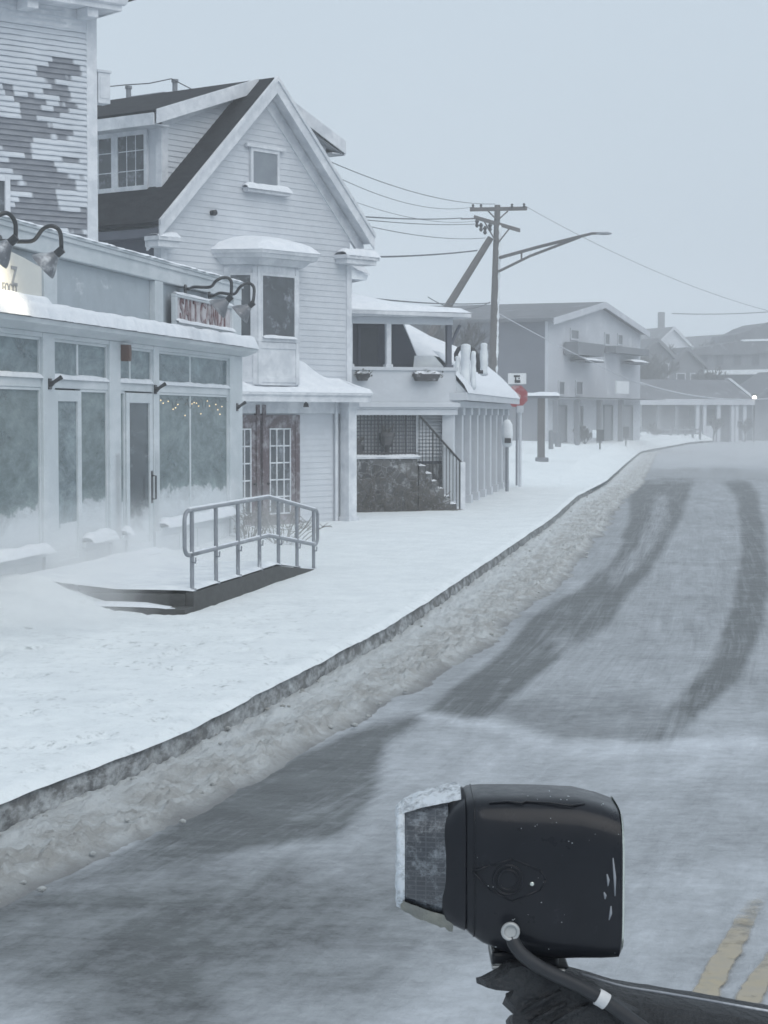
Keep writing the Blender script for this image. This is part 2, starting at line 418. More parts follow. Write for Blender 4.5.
att = nd(nt, 'ShaderNodeAttribute', attribute_name='track')
fs_ = noise(nt, 1.0, 5, 0.62, vec=uv.outputs[0], sc3=(9, 0.22, 1), dist=0.25); fs2 = noise(nt, 1.0, 4, 0.6, vec=uv.outputs[0], sc3=(26, 0.5, 1), dist=0.2)
fa = nd(nt, 'ShaderNodeMath', operation='MULTIPLY_ADD'); nt.links.new(fs2, fa.inputs[0]); fa.inputs[1].default_value = 0.6; nt.links.new(fs_, fa.inputs[2])
fb = nd(nt, 'ShaderNodeMath', operation='SUBTRACT'); nt.links.new(fa.outputs[0], fb.inputs[0]); fb.inputs[1].default_value = 0.80
fc = nd(nt, 'ShaderNodeMath', operation='MULTIPLY'); nt.links.new(fb.outputs[0], fc.inputs[0]); nt.links.new(att.outputs['Fac'], fc.inputs[1])
def madd(a, b, k):
    q = nd(nt, 'ShaderNodeMath', operation='MULTIPLY_ADD'); nt.links.new(b, q.inputs[0]); q.inputs[1].default_value = k; nt.links.new(a, q.inputs[2]); return q.outputs[0]
v = madd(at.outputs['Fac'], st, 0.55); v = madd(v, st2, 0.22); v = madd(v, cr, 0.55); v = madd(v, noise(nt, 2.6, 9, 0.72, sc3=(.6, 1, 1), dist=.4), 0.50); v = madd(v, noise(nt, 30, 8, 0.8), 0.22)
v = madd(v, fc.outputs[0], 0.75)
sh = nd(nt, 'ShaderNodeMath', operation='SUBTRACT'); nt.links.new(v, sh.inputs[0]); sh.inputs[1].default_value = 1.12
fr = ramp(nt, sh.outputs[0], 0.0, 1.0)
asp = mix(nt, noise(nt, 60, 3), (0.048, 0.053, 0.056), (0.090, 0.098, 0.102)); asp = mix(nt, ramp(nt, noise(nt, 2.4, 9, .75, sc3=(.6, 1.1, 1), dist=.8), .40, .66).outputs[0], asp, (0.125, 0.138, 0.142)); asp = mix(nt, ramp(nt, noise(nt, 7, 8, .8, sc3=(.5, 1, 1)), .56, .72).outputs[0], asp, (0.034, 0.038, 0.040))
colr = mix(nt, fr.outputs[0], asp, (0.60, 0.64, 0.69))
nt.links.new(colr, bs.inputs['Base Color'])
rr = ramp(nt, fr.outputs[0], 0.1, 0.6, (0.5, 0.5, 0.5, 1), (0.85, 0.85, 0.85, 1)); nt.links.new(rr.outputs[0], bs.inputs['Roughness'])
bs.inputs['Specular IOR Level'].default_value = 0.35
bump(nt, bs, v, 0.7, 0.04)
road = obj('road', rd, m, fix=False, smooth=True)
a_ = road.data.attributes.new('film', 'FLOAT', 'POINT'); a_.data.foreach_set('value', film.ravel().astype(np.float32))
a_ = road.data.attributes.new('track', 'FLOAT', 'POINT'); a_.data.foreach_set('value', trk.ravel().astype(np.float32))
ss = np.concatenate([[0], np.cumsum(np.hypot(np.diff(Ys), np.diff(K(Ys))))])
ul = road.data.uv_layers.new(name='UVMap')
vi = np.zeros(len(road.data.loops), int); road.data.loops.foreach_get('vertex_index', vi)
UVV = np.stack([UU, np.repeat(ss[:, None], U.size, 1)], -1).reshape(-1, 2)
ul.data.foreach_set('uv', UVV[vi].ravel().astype(np.float32))
tag(road, kind='structure')

# -- yellow centre lines (worn, filmed over), curve with the road
m, nt, bs, out = newmat('worn yellow line')
tcn = noise(nt, 14, 8, 0.7); wr = ramp(nt, tcn, 0.42, 0.62)
n2 = ramp(nt, noise(nt, 2.0, 5), 0.35, 0.7)
cy = mix(nt, wr.outputs[0], (0.36, 0.315, 0.225), (0.30, 0.28, 0.23)); cy = mix(nt, n2.outputs[0], cy, (0.34, 0.31, 0.26))
tb_ = nd(nt, 'ShaderNodeBsdfTransparent'); mxs = nd(nt, 'ShaderNodeMixShader'); atw = nd(nt, 'ShaderNodeAttribute', attribute_name='wear')
wn = nd(nt, 'ShaderNodeMath', operation='ADD'); nt.links.new(noise(nt, 9, 9, .75), wn.inputs[0]); nt.links.new(atw.outputs['Fac'], wn.inputs[1])
wr2 = ramp(nt, wn.outputs[0], .54, .92); nt.links.new(wr2.outputs[0], mxs.inputs[0]); nt.links.new(bs.outputs[0], mxs.inputs[1]); nt.links.new(tb_.outputs[0], mxs.inputs[2]); nt.links.new(mxs.outputs[0], out.inputs[0])
nt.links.new(cy, bs.inputs['Base Color']); bs.inputs['Roughness'].default_value = 0.8; bump(nt, bs, tcn, 0.3, 0.01)
def line_strip(ptsL, wdt):
    q = MB(); rows = []
    for i in range(len(ptsL) - 1):
        for t in np.linspace(0, 1, 20, endpoint=(i == len(ptsL) - 2)):
            x = ptsL[i][0] * (1 - t) + ptsL[i + 1][0] * t; y = ptsL[i][1] * (1 - t) + ptsL[i + 1][1] * t
            e = 0.008 * random.uniform(-1, 1)
            rows.append([(x + k_ * wdt / 2 + e, y, 0.012) for k_ in (-1.15, -.8, 0, .8, 1.15)])
    q.grid(np.array(rows)); return q
def wear(o, yend):
    v = np.array([[*x.co] for x in o.data.vertices]); n5 = len(v) // 5; e5 = np.tile([.5, 0, -.05, 0, .5], n5)
    a_ = o.data.attributes.new('wear', 'FLOAT', 'POINT'); a_.data.foreach_set('value', (e5 + .55 * np.clip((v[:, 1] - yend + 1.1) / 1.1, 0, 1)).astype(np.float32))
a0 = G(704, 998); a1 = G(762, 893)
q = line_strip([(a0[0] - (a1[0] - a0[0]) * 2, a0[1] - (a1[1] - a0[1]) * 2), a0, a1], 0.115)
o_ = obj('lane_marking', q, m, fix=False); wear(o_, a1[1]); tag(o_, kind='structure')
b0 = G(752, 993); q = line_strip([(b0[0] - (a1[0] - a0[0]) * 2, b0[1] - (a1[1] - a0[1]) * 2), b0, (b0[0] + 0.5, b0[1] + 1.3)], 0.115)
o_ = obj('lane_marking', q, m, fix=False); wear(o_, b0[1] + 1.3); tag(o_, kind='structure')

# -- kerb stones
kb = MB(); Yk = Ys[Ys < 62]
kx = K(Yk); tn = np.gradient(kx, Yk); nl = np.hypot(1, tn); nx = -1 / nl; ny = tn / nl     # towards the pavement
sk = np.concatenate([[0], np.cumsum(np.hypot(np.diff(Yk), np.diff(kx)))])
joint = 1 - np.clip(np.abs(((sk / 1.5) % 1) - 0.5) * -40 + 20.0, 0, 1)
prof = [(-0.03, -0.05), (-0.03, 0.05), (-0.01, 0.13), (0.01, KT - .005), (0.05, KT - 0.005), (0.12, KT - 0.05), (0.2, 0.05)]
P = np.zeros((len(Yk), len(prof), 3))
for j, (dn, z) in enumerate(prof):
    r = (fbm(sk * 2.7 + j * 5, np.full(len(sk), j * 2.2), 4) - 0.5)
    w_ = 0.05 if j < 5 else 0.0
    P[:, j, 0] = kx + nx * (dn + r * w_ * 1.3); P[:, j, 1] = Yk + ny * (dn + r * w_ * 1.3); P[:, j, 2] = z + r * w_ * (0.6 if j > 1 else 0)
kb.grid(P)
tag(obj('kerb', kb, m_kerb, smooth=True), kind='structure')

# -- storefront frame needed for drifts
S = Frame((-3.4, 28), 9.7)
A = Frame((-2.38, 40), 38)
B = Frame((-0.73, 45.45), 69)
D = Frame((1.81, 46.39), 8.2)
T = Frame((-0.1435 * 33, 33), 50)

# -- pavement snow
Wn = np.concatenate([np.linspace(-0.01, 0.5, 16), np.linspace(0.56, 8, 120), np.linspace(8.3, 70, 40)])
YY, WW = np.meshgrid(Ys, Wn, indexing='ij'); XX = K(YY) - WW
zz = KT + 0.02 + 0.03 * (fbm(XX * 0.8, YY * 0.5, 4) - 0.4) + 0.014 * (fbm(XX * 5, YY * 3.5, 3) - 0.5)
zz -= 0.05 * np.clip((0.10 - WW) / 0.12, 0, 1) ** 1.5; XX = XX + 0.03 + 0.02 * (fbm(YY * 2.2, YY * 0 + 3, 4) - 0.5) * np.clip((0.3 - WW) / 0.3, 0, 1)
# footprints and scuffs in the near pavement snow
near = np.clip((27 - YY) / 11, 0, 1) * np.clip((WW - 0.1) / 0.3, 0, 1)
ft = fbm(XX * 3.1 + 40, YY * 2.2 + 11, 4); ftn = np.clip((ft - 0.62) / 0.06, 0, 1) * near
zz -= 0.035 * ftn
# drift piled against the shop front
dS = (XX - S.o[0]) * S.n[0] + (YY - S.o[1]) * S.n[1]; uS = (XX - S.o[0]) * S.u[0] + (YY - S.o[1]) * S.u[1]
drift = np.clip(1 - dS / 2.1, 0, 1) * np.clip((6.3 - uS) / 1.0, 0, 1)
zz += drift ** 1.4 * (0.06 + 0.14 * fbm(uS * 0.8, dS * 0.6 + 3, 3)) * (0.75 + 0.35 * np.clip((1 - uS) / 6, 0, 1))
zz += 0.13 * np.clip(1 - dS / 0.75, 0, 1) * np.clip((5.6 - uS) / .5, 0, 1) * (.5 + fbm(uS * 1.3 + 4, dS, 3))
hx, hy = (XX - (-3.85)), (YY - 22.35); zz += 0.19 * np.exp(-((hx * .98 - hy * .17) / 0.62) ** 2 - ((hy * .98 + hx * .17) / 1.0) ** 2)
# wind-blown field beyond the arcade
ff = np.clip((YY - 66) / 12, 0, 1) * np.clip(WW / 1.5, 0, 1)
zz += ff * (0.75 * fbm(XX * 0.22, YY * 0.07, 4) ** 1.3 + 0.004 * np.clip(YY - 70, 0, 60))
m, nt, bs, out = newmat('pavement snow')
atd = nd(nt, 'ShaderNodeAttribute', attribute_name='scuff')
f = noise(nt, 2.2, 7, 0.65)
c = mix(nt, ramp(nt, f, 0.35, 0.7).outputs[0], (0.80, 0.845, 0.865), (0.70, 0.745, 0.77))
sp = ramp(nt, noise(nt, 11, 9, 0.75, sc3=(1, 0.6, 1)), 0.54, 0.69)
sf = nd(nt, 'ShaderNodeMath', operation='MULTIPLY'); nt.links.new(sp.outputs[0], sf.inputs[0]); nt.links.new(atd.outputs['Fac'], sf.inputs[1])
c = mix(nt, sf.outputs[0], c, (0.30, 0.325, 0.335))
nt.links.new(c, bs.inputs['Base Color']); bs.inputs['Roughness'].default_value = 0.85; bs.inputs['Specular IOR Level'].default_value = 0.15
bump(nt, bs, noise(nt, 8, 9, 0.72), 0.8, 0.04)
sw = obj('pavement', MB().grid(np.stack([XX, YY, zz], -1)), m, fix=False, smooth=True)
scf = np.clip(near * (0.30 + 1.1 * np.clip((ft - 0.47) / 0.13, 0, 1)) + 0.5 * np.clip((0.25 - WW) / 0.2, 0, 1), 0, 1) + 0.5 * ff * np.clip((fbm(XX * .3, YY * .12 + 7, 3) - .55) / .1, 0, 1)
a_ = sw.data.attributes.new('scuff', 'FLOAT', 'POINT'); a_.data.foreach_set('value', scf.ravel().astype(np.float32))
sw.data.flip_normals()
tag(sw, kind='structure')

# -- ploughed slush along the kerb
WB = lambda y: np.interp(y, [3, 10, 12, 14.5, 18, 30, 40, 90, 130], [.9, .86, .88, 0.78, 1.05, 1.25, 1.25, 1.25, 1.0])
Yb = [2.6]
while Yb[-1] < 130: Yb.append(Yb[-1] * 1.0028)
Yb = np.array(Yb); tt = np.linspace(-0.04, 1.1, 84)
YY, TT = np.meshgrid(Yb, tt, indexing='ij')
Wd = WB(YY) * (1 + 0.25 * (fbm(YY * 0.9, YY * 0 + 2.2, 3) - 0.5))
XX = K(YY) + TT * Wd
env = np.clip((1.08 - TT) / 0.22, 0, 1) * np.clip((TT + 0.06) / 0.12, 0.35, 1)
f1 = fbm(XX * 3.2, YY * 2.0, 5, 0.62); f2 = fbm(XX * 9 + 7, YY * 5 + 3, 4, 0.7)
ridge = 1 - np.abs(2 * f1 - 1)
lump = 0.018 + 0.085 * np.clip(f2 - 0.45, 0, 1) * 2 + 0.04 * ridge ** 4 + 0.05 * np.clip(fbm(XX * 1.1, YY * 0.7, 3) - .45, 0, 1)
lump = lump * np.interp(TT, [-0.05, 0.15, 0.5, 0.85, 1.1], [0.7, 0.75, 0.9, 1.25, 0.3])
zz = lump * env ** 0.7 - 0.012
m, nt, bs, out = newmat('ploughed slush')
f = noise(nt, 3.2, 10, 0.75); g = noise(nt, 18, 8, 0.75)
c = mix(nt, ramp(nt, f, 0.42, 0.58).outputs[0], (0.61, 0.64, 0.65), (0.44, 0.447, 0.44))
c = mix(nt, ramp(nt, g, 0.58, 0.8, (0, 0, 0, 1), (.6, .6, .6, 1)).outputs[0], c, (0.27, 0.265, 0.25))
i_ = nd(nt, 'ShaderNodeAttribute', attribute_name='inner'); c = mix(nt, i_.outputs['Fac'], c, (0.66, 0.70, 0.72))
h_ = nd(nt, 'ShaderNodeAttribute', attribute_name='edge')
c = mix(nt, h_.outputs['Fac'], c, (0.22, 0.225, 0.23))
nt.links.new(c, bs.inputs['Base Color']); bs.inputs['Roughness'].default_value = 0.75; bs.inputs['Specular IOR Level'].default_value = 0.25
bump(nt, bs, g, 1.0, 0.05)
mbk = MB().grid(np.stack([XX, YY, zz], -1))
nbase = len(mbk.v)
for i in range(200):                       # loose clods
    y = 4 * (60 / 4) ** random.random(); t = random.choice([random.uniform(0.05, 1.0), random.gauss(0.9, 0.12), random.gauss(0.12, 0.08)])
    x = float(K(y)) + t * float(WB(y)); r = random.uniform(0.010, 0.026)
    bm = bmesh.new(); bmesh.ops.create_icosphere(bm, subdivisions=1, radius=1)
    vs = []
    for v_ in bm.verts:
        k = random.uniform(0.75, 1.2)
        vs.append((x + v_.co.x * r * k * 1.3, y + v_.co.y * r * k * 1.2, 0.035 + v_.co.z * r * k * 0.75))
    mbk.add(vs, [tuple(q.index for q in f_.verts) for f_ in bm.faces]); bm.free()
sb = obj('snow_bank', mbk, m, fix=False, smooth=True)
ed = np.zeros(len(mbk.v), np.float32); ed[:nbase] = np.clip((TT - 0.86) / 0.2 + 0.8 * (fbm(XX * 2.4 + 3, YY * 1.5, 3) - 0.55), 0, 0.85).ravel()
inn = np.zeros(len(mbk.v), np.float32); inn[:nbase] = np.clip((.42 - TT) / .3 + 1.6 * (fbm(XX * 1.6 + 9, YY * 1.1, 4) - .5), 0, .8).ravel()
a_ = sb.data.attributes.new('inner', 'FLOAT', 'POINT'); a_.data.foreach_set('value', inn)
a_ = sb.data.attributes.new('edge', 'FLOAT', 'POINT'); a_.data.foreach_set('value', ed)
tag(sb, 'dirty lumpy slush ploughed along the kerb', 'slush', kind='stuff')

#PART2
# ================================================================== BUILDING HELPERS
def clapboards(mb, fr, zr, edges, n, dz=0.115, proj=0.022):
    """lap siding: edges(z) -> (u0, u1)"""
    z = zr[0]
    while z < zr[1] - 1e-3:
        z1 = min(z + dz, zr[1]); a0, b0 = edges(z); a1, b1 = edges(z1)
        if b0 - a0 > 0.03 and b1 - a1 > -0.5:
            a1, b1 = (a1, b1) if b1 > a1 else ((a0 + b0) / 2,) * 2
            mb.prism([fr.P(a0, n - 0.03, z), fr.P(b0, n - 0.03, z), fr.P(b0, n + proj, z), fr.P(a0, n + proj, z)],
                     [fr.P(a1, n - 0.03, z1), fr.P(b1, n - 0.03, z1), fr.P(b1, n + 0.003, z1), fr.P(a1, n + 0.003, z1)])
        z = z1
def uv_quad(o, fr):
    """UV: x along u in metres, y = height above the pane's sill in metres"""
    me = o.data; ul = me.uv_layers.new(name='UVMap'); L = Vector(o.parent.location) if False else root_loc(o)
    zs = [v.co.z for v in me.vertices]; z0 = min(zs)
    for lp in me.loops:
        c = me.vertices[lp.vertex_index].co
        ul.data[lp.index].uv = ((c.x * fr.u[0] + c.y * fr.u[1]), c.z - z0)
def framed_window(fr, u, z, n, parent, fm, pm, fw=0.06, depth=0.08, bars_u=(), bars_z=(), bw=0.025, name='window', sill_snow=0.0, back=0.03, pane='pane'):
    f = MB(); u0, u1 = u; z0, z1 = z
    f.box(fr, (u0, u0 + fw), (n - 0.01, n + depth), (z0, z1)).box(fr, (u1 - fw, u1), (n - 0.01, n + depth), (z0, z1))
    f.box(fr, (u0 + fw, u1 - fw), (n - 0.01, n + depth), (z0, z0 + fw)).box(fr, (u0 + fw, u1 - fw), (n - 0.01, n + depth), (z1 - fw, z1))
    for b in bars_u: f.box(fr, (b - bw / 2, b + bw / 2), (n + 0.004, n + depth - 0.015), (z0 + fw, z1 - fw))
    for b in bars_z: f.box(fr, (u0 + fw, u1 - fw), (n + 0.006, n + depth - 0.018), (b - bw / 2, b + bw / 2))
    fo = obj(name, f, fm, parent, bev=0.006)
    p = MB().box(fr, (u0 + fw * .5, u1 - fw * .5), (n + back - 0.012, n + back), (z0 + fw * .5, z1 - fw * .5))
    po = obj(pane, p, pm, fo); uv_quad(po, fr)
    if sill_snow:
        s_ = snow_strip(MB(), fr, (u0 + 0.02, u1 - 0.02), (n + 0.02, n + depth + 0.05), z0 + 0.01, sill_snow, 0.05, seed=int(abs(u0) * 10))
        obj('snow_cap', s_, m_snowcap, fo, smooth=True)
    return fo
def snow_cap(parent, fr, u, n, z, h, du=0.06, seed=1, under=0.01, ragged=.35):
    return obj('snow_cap', snow_strip(MB(), fr, u, n, z, h, du, seed, under, ragged), m_snowcap, parent, smooth=True)

# ================================================================== SHOP FRONT
shop = thing('shop_building', 'long white single storey shop front with frosted windows and two glass doors', 'shop', S.P(-1, 0, 0.2))
UL, UR = -11.0, 5.86
BACK = -3.2
# main mass above the glass line: fascia, recessed frieze, parapet
f = MB()
f.box(S, (UL, UR), (-0.28, 0.0), (3.40, 3.52))                 # lintel
f.box(S, (UL, UR), (-0.28, -0.10), (3.52, 4.34))               # frieze back
f.box(S, (UL, UR), (-0.28, 0.02), (4.34, 4.60))                # top rail
for u0, u1 in ((-11, -10.8), (-4.02, -3.55), (0.72, 1.12), (5.36, UR)):
    f.box(S, (u0, u1), (-0.10, 0.015), (3.52, 4.34))
f.box(S, (UL, UR), (-0.10, 0.012), (3.52, 3.64))
obj('fascia', f, m_shop, shop, bev=0.012)
f = MB()
f.box(S, (UL, UR + .04), (-0.32, 0.07), (4.60, 4.64)); f.box(S, (UL, UR + .02), (0.02, 0.05), (4.54, 4.60))
obj('parapet_coping', f, m_shop, shop, bev=0.01)
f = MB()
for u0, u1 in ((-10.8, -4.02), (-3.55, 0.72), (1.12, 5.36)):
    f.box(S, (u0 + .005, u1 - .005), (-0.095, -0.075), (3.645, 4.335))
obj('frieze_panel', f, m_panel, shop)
f = MB()
f.prism([S.P(UL, -.02, 3.40), S.P(UL, 0.05, 3.40), S.P(UL, 0.24, 3.47), S.P(UL, 0.26, 3.53), S.P(UL, -.02, 3.55)],
        [S.P(UR + .16, -.02, 3.40), S.P(UR + .16, 0.05, 3.40), S.P(UR + .16, 0.24, 3.47), S.P(UR + .16, 0.26, 3.53), S.P(UR + .16, -.02, 3.55)])
obj('cornice', f, m_shop, shop, bev=0.008)
snow_cap(shop, S, (UL, UR + .15), (0.0, 0.30), 3.54, 0.19, 0.12, 3, ragged=.14)
snow_cap(shop, S, (UL, UR + .04), (-0.3, 0.085), 4.64, 0.035, 0.1, 5)
# carcass
f = MB()
f.box(S, (UL, UR), (-5.0, -0.29), (3.95, 4.05)); f.box(S, (UL, UL + .15), (-5, -.29), (0, 3.95)); f.box(S, (UR - .15, UR), (-5, -.29), (0, 3.95))
f.box(S, (UL, UR), (-5.1, -5.0), (0, 4.3)); 
obj('wall', f, m_shop, shop)
obj('roof_snow', MB().box(S, (UL, UR), (-5.0, -0.3), (4.055, 4.16)), m_snow, shop)
# dim interior
f = MB(); f.box(S, (UL + .16, UR - .16), (-1.25, -1.15), (0.3, 3.9)); f.box(S, (UL + .16, UR - .16), (-1.15, -.29), (0.3, 0.55))
rnd = random.Random(4)
for i in range(26):                                            # counters and stock dimly seen
    u = rnd.uniform(UL + .5, UR - .6); hh = rnd.uniform(.6, 1.7)
    f.box(S, (u, u + rnd.uniform(.15, .5)), (-1.0 + rnd.uniform(0, .1), -.75), (0.56, .56 + hh))
obj('interior', f, m_interior, shop)
# piers
PIERS = [(-11.0, -10.7), (-8.2, -7.95), (-4.12, -3.70), (-1.50, -1.02), (0.58, 0.84), (5.02, UR)]
for u0, u1 in PIERS:
    pm = MB(); pm.box(S, (u0, u1), (-0.28, 0.03), (0.1, 3.40)); pm.box(S, (u0 - .02, u1 + .02), (0.025, 0.05), (0.1, 0.75))
    obj('pier', pm, m_shop, shop, bev=0.012)
# transom rail and stall riser
f = MB()
spans = [(-7.95, -4.12), (-3.70, -1.50), (-1.02, 0.58), (0.84, 5.02), (-10.7, -8.2)]
for u0, u1 in spans:
    f.box(S, (u0, u1), (-0.2, 0.0), (2.74, 2.86)); f.box(S, (u0, u1), (-0.2, 0.02), (3.34, 3.40))
obj('transom_rail', f, m_shop, shop, bev=0.008)
for i, (u0, u1) in enumerate(spans): snow_cap(shop, S, (u0, u1), (-0.06, 0.03), 2.86, 0.05, 0.06, 20 + i)
f = MB()
for u0, u1 in ((-10.7, -8.2), (-7.95, -4.12), (-2.62, -1.50), (-1.02, -0.76), (0.84, 5.02)):
    f.box(S, (u0, u1), (-0.2, 0.0), (0.1, 0.72)); f.box(S, (u0, u1), (-0.2, 0.05), (0.72, 0.79))
    for k in range(int((u1 - u0) / 0.9)):
        a = u0 + .1 + k * (u1 - u0 - .1) / max(1, int((u1 - u0) / 0.9))
        f.box(S, (a, a + (u1 - u0 - .1) / max(1, int((u1 - u0) / 0.9)) - .1), (0.0, 0.015), (0.2, 0.66))
obj('stall_riser', f, m_shop, shop, bev=0.008)
for i, (u0, u1) in enumerate(((-10.7, -8.2), (-7.95, -4.12), (-2.62, -1.50), (-1.02, -.76), (0.84, 5.02))):
    snow_cap(shop, S, (u0, u1), (-0.05, 0.16), 0.79, 0.10 if i < 2 else 0.13, 0.07, 30 + i)
# windows
def shopwin(u, z, bars=(), gm=m_glass): return framed_window(S, u, z, -0.07, shop, m_shop, gm, fw=0.035, depth=0.06, bars_u=bars, bw=0.07, name='window', back=0.035)
shopwin((-10.7, -8.2), (0.8, 2.74)); shopwin((-7.95, -4.12), (0.8, 2.74), (-6.0,))
shopwin((-2.62, -1.50), (0.8, 2.74)); shopwin((-1.02, -0.72), (0.8, 2.74)); shopwin((0.84, 5.02), (0.8, 2.74), (2.72,))
shopwin((-10.7, -8.2), (2.87, 3.34), gm=m_glass_hi); shopwin((-7.95, -4.12), (2.87, 3.34), (-6.0,), m_glass_hi)
shopwin((-3.70, -1.50), (2.87, 3.34), (-2.68,), m_glass_hi); shopwin((-1.02, 0.58), (2.87, 3.34), (-0.42,), m_glass_hi)
shopwin((0.84, 5.02), (2.87, 3.34), (2.72,), m_glass_hi)
def shopdoor(u0, u1, frosted, n=-0.05, grip=True):
    f = MB()
    for a, b in ((u0, u0 + .14), (u1 - .14, u1)): f.box(S, (a, b), (n, n + .06), (0.46, 2.72))
    f.box(S, (u0 + .14, u1 - .14), (n, n + .06), (2.58, 2.72)); f.box(S, (u0 + .14, u1 - .14), (n, n + .06), (0.46, 0.62))
    d = obj('door', f, m_shop, shop, bev=0.006)
    p = obj('pane', MB().box(S, (u0 + .13, u1 - .13), (n + .02, n + .032), (0.60, 2.60)), frosted, d); uv_quad(p, S)
    if not grip: return d
    h = MB(); uh = u1 - .07
    h.tube([S.P(uh, n + .06, 1.22), S.P(uh, n + .12, 1.22), S.P(uh, n + .12, 1.55), S.P(uh, n + .06, 1.55)], 0.013)
    h.box(S, (uh - .04, uh + .04), (n + .06, n + .066), (1.16, 1.62))
    obj('handle', h, m_iron, d)
    snow_cap(d, S, (u0 + .02, u1 - .02), (n + .01, n + .2), 0.47, 0.07, 0.06, int(u0 * 7) % 40)
    return d
m_glass_door = glass_mat('frosted door glass', 0.34, 0.58, (0.37, 0.44, 0.47))
m_glass_dark = glass_mat('cleared door glass', 0.52, 0.85, (0.30, 0.34, 0.36), (0.5, 0.55, 0.6))
shopdoor(-3.68, -2.64, m_glass_door, grip=False); shopdoor(-0.70, 0.56, m_glass_dark)

# fairy lights in the window
fl = MB(); rr_ = random.Random(11)
wpts = [(0.95 + i * 0.066, 2.68 - 0.05 * abs(math.sin(i * .55)) - (0.12 if i % 13 > 9 else 0)) for i in range(61)]
lights = thing('string_lights', 'warm fairy lights hanging along the top of the far shop window', 'string lights', S.P(2.5, -0.2, 2.6))
obj('cable', MB().tube([S.P(u, .012, z) for u, z in wpts], 0.004, 5), m_wire, lights)
mb_, nt, bs, out = newmat('warm bulb'); bs.inputs['Base Color'].default_value = (1, .8, .5, 1)
bs.inputs['Emission Color'].default_value = (1, .72, .38, 1); bs.inputs['Emission Strength'].default_value = 1.1
def ico(mb, c, r, sub=1, sc3=(1, 1, 1)):
    bm = bmesh.new(); bmesh.ops.create_icosphere(bm, subdivisions=sub, radius=r)
    mb.add([(c[0] + v.co.x * sc3[0], c[1] + v.co.y * sc3[1], c[2] + v.co.z * sc3[2]) for v in bm.verts], [tuple(q.index for q in f.verts) for f in bm.faces]); bm.free()
for i in range(0, 61, 2):
    if rr_.random() < .3: continue
    u, z = wpts[i]; q = MB(); ico(q, S.P(u, .014, z - .02 - rr_.random() * .06 - (0.2 if rr_.random() < .25 else 0)), 0.010)
    obj('bulb', q, mb_, lights)

# alarm box, spot brackets
ab = MB().box(S, (-1.02, -.86), (0.03, 0.13), (3.14, 3.36)); ab.box(S, (-1.0, -.88), (0.13, 0.14), (3.17, 3.33))
tag(obj('alarm_box', ab, m_boxbrown, origin=S.P(-.94, .03, 3.14), bev=.006), 'small rusty brown box on the pier between the two shop doors', 'alarm box')
for i, (px, py, lab) in enumerate(((55, 381, 'dark stub bracket above the glass door nearest the camera'), (160, 387, 'dark stub bracket above the pier right of the far glass door'), (241, 405, 'dark stub bracket on the outer corner of the shop front'))):
    u, z = S.hit(px, py, 0.1)
    u = min(u, UR - .1)
    q = MB(); q.tube([S.P(u, 0.04, z - .04), S.P(u + .01, 0.09, z - .01), S.P(u + .05, 0.17, z + .05)], [0.04, 0.022, 0.028], 8)
    q.box(S, (u - .05, u + .05), (0.025, 0.045), (z - .1, z + .03))
    tag(obj('wall_bracket', q, m_lampmetal, origin=S.P(u, .03, z)), lab, 'bracket', 'stub brackets on the shop front')
    
# signs
def text_mb(body, fr, u, z, n, size, extrude=0.01, bold=0.0, align='CENTER'):
    cu = bpy.data.curves.new('lettering', 'FONT'); cu.body = body; cu.size = size; cu.extrude = extrude; cu.align_x = align; cu.align_y = 'CENTER'; cu.offset = bold
    to = bpy.data.objects.new('lettering_tmp', cu); COL.objects.link(to); bpy.context.view_layer.update()
    me = to.to_mesh(); q = MB()
    q.add([fr.P(u + v.co.x, n + v.co.z, z + v.co.y) for v in me.vertices], [tuple(p.vertices) for p in me.polygons])
    to.to_mesh_clear(); bpy.data.objects.remove(to); bpy.data.curves.remove(cu); return q
sg = thing('shop_sign', 'white framed sign reading SALT CANDY in maroon letters smeared with snow', 'sign', S.P(3.2, .02, 3.72))
f = MB(); u0, u1, z0, z1 = 1.50, 4.98, 3.74, 4.20
f.box(S, (u0, u1), (0.02, 0.10), (z0, z0 + .05)).box(S, (u0, u1), (0.02, 0.10), (z1 - .05, z1)).box(S, (u0, u0 + .08), (0.02, 0.10), (z0 + .05, z1 - .05)).box(S, (u1 - .08, u1), (0.02, 0.10), (z0 + .05, z1 - .05))
obj('frame', f, m_shop, sg, bev=.01)
m_signbg = M('snow smeared sign face', (0.52, 0.50, 0.52), (0.44, 0.40, 0.42), 0.6, 5, frost=.5, fscale=4)
m_letter = M('maroon lettering', (0.17, 0.08, 0.085), (0.14, 0.07, 0.078), 0.5, 6, p=(.3, .6), frost=0.56, fscale=5, fsc3=(1, 1, .6), fcol=(.55, .54, .56))
obj('sign_face', MB().box(S, (u0 + .06, u1 - .06), (0.02, 0.055), (z0 + .04, z1 - .04)), m_signbg, sg)
obj('lettering', text_mb('SALT CANDY', S, (u0 + u1) / 2, (z0 + z1) / 2, 0.062, 0.47, 0.012, 0.006), m_letter, sg)
snow_cap(sg, S, (u0, u1), (0.02, 0.14), z0 + .045, 0.05, 0.05, 8); snow_cap(sg, S, (u0, u1), (0.02, 0.11), z1, 0.035, 0.05, 9)
sg = thing('shop_sign', 'cream arched sign washed by warm lamp light, cut off by the left edge', 'sign', S.P(-5.8, .02, 3.72))
f = MB(); arc = [(-7.6, 3.72), (-4.35, 3.72), (-4.35, 4.16)] + [(-4.45 - t * .5, 4.16 + .12 * math.sin(t * PI / 2 / 3)) for t in range(4)] + [(-7.6, 4.28)]
f.poly(S, arc, 0.02, 0.10)
m_cream = M('cream sign paint', (0.66, 0.66, 0.62), (0.58, 0.58, 0.55), 0.55, 4, frost=.4, fscale=4)
obj('sign_board', f, m_cream, sg, bev=.012)
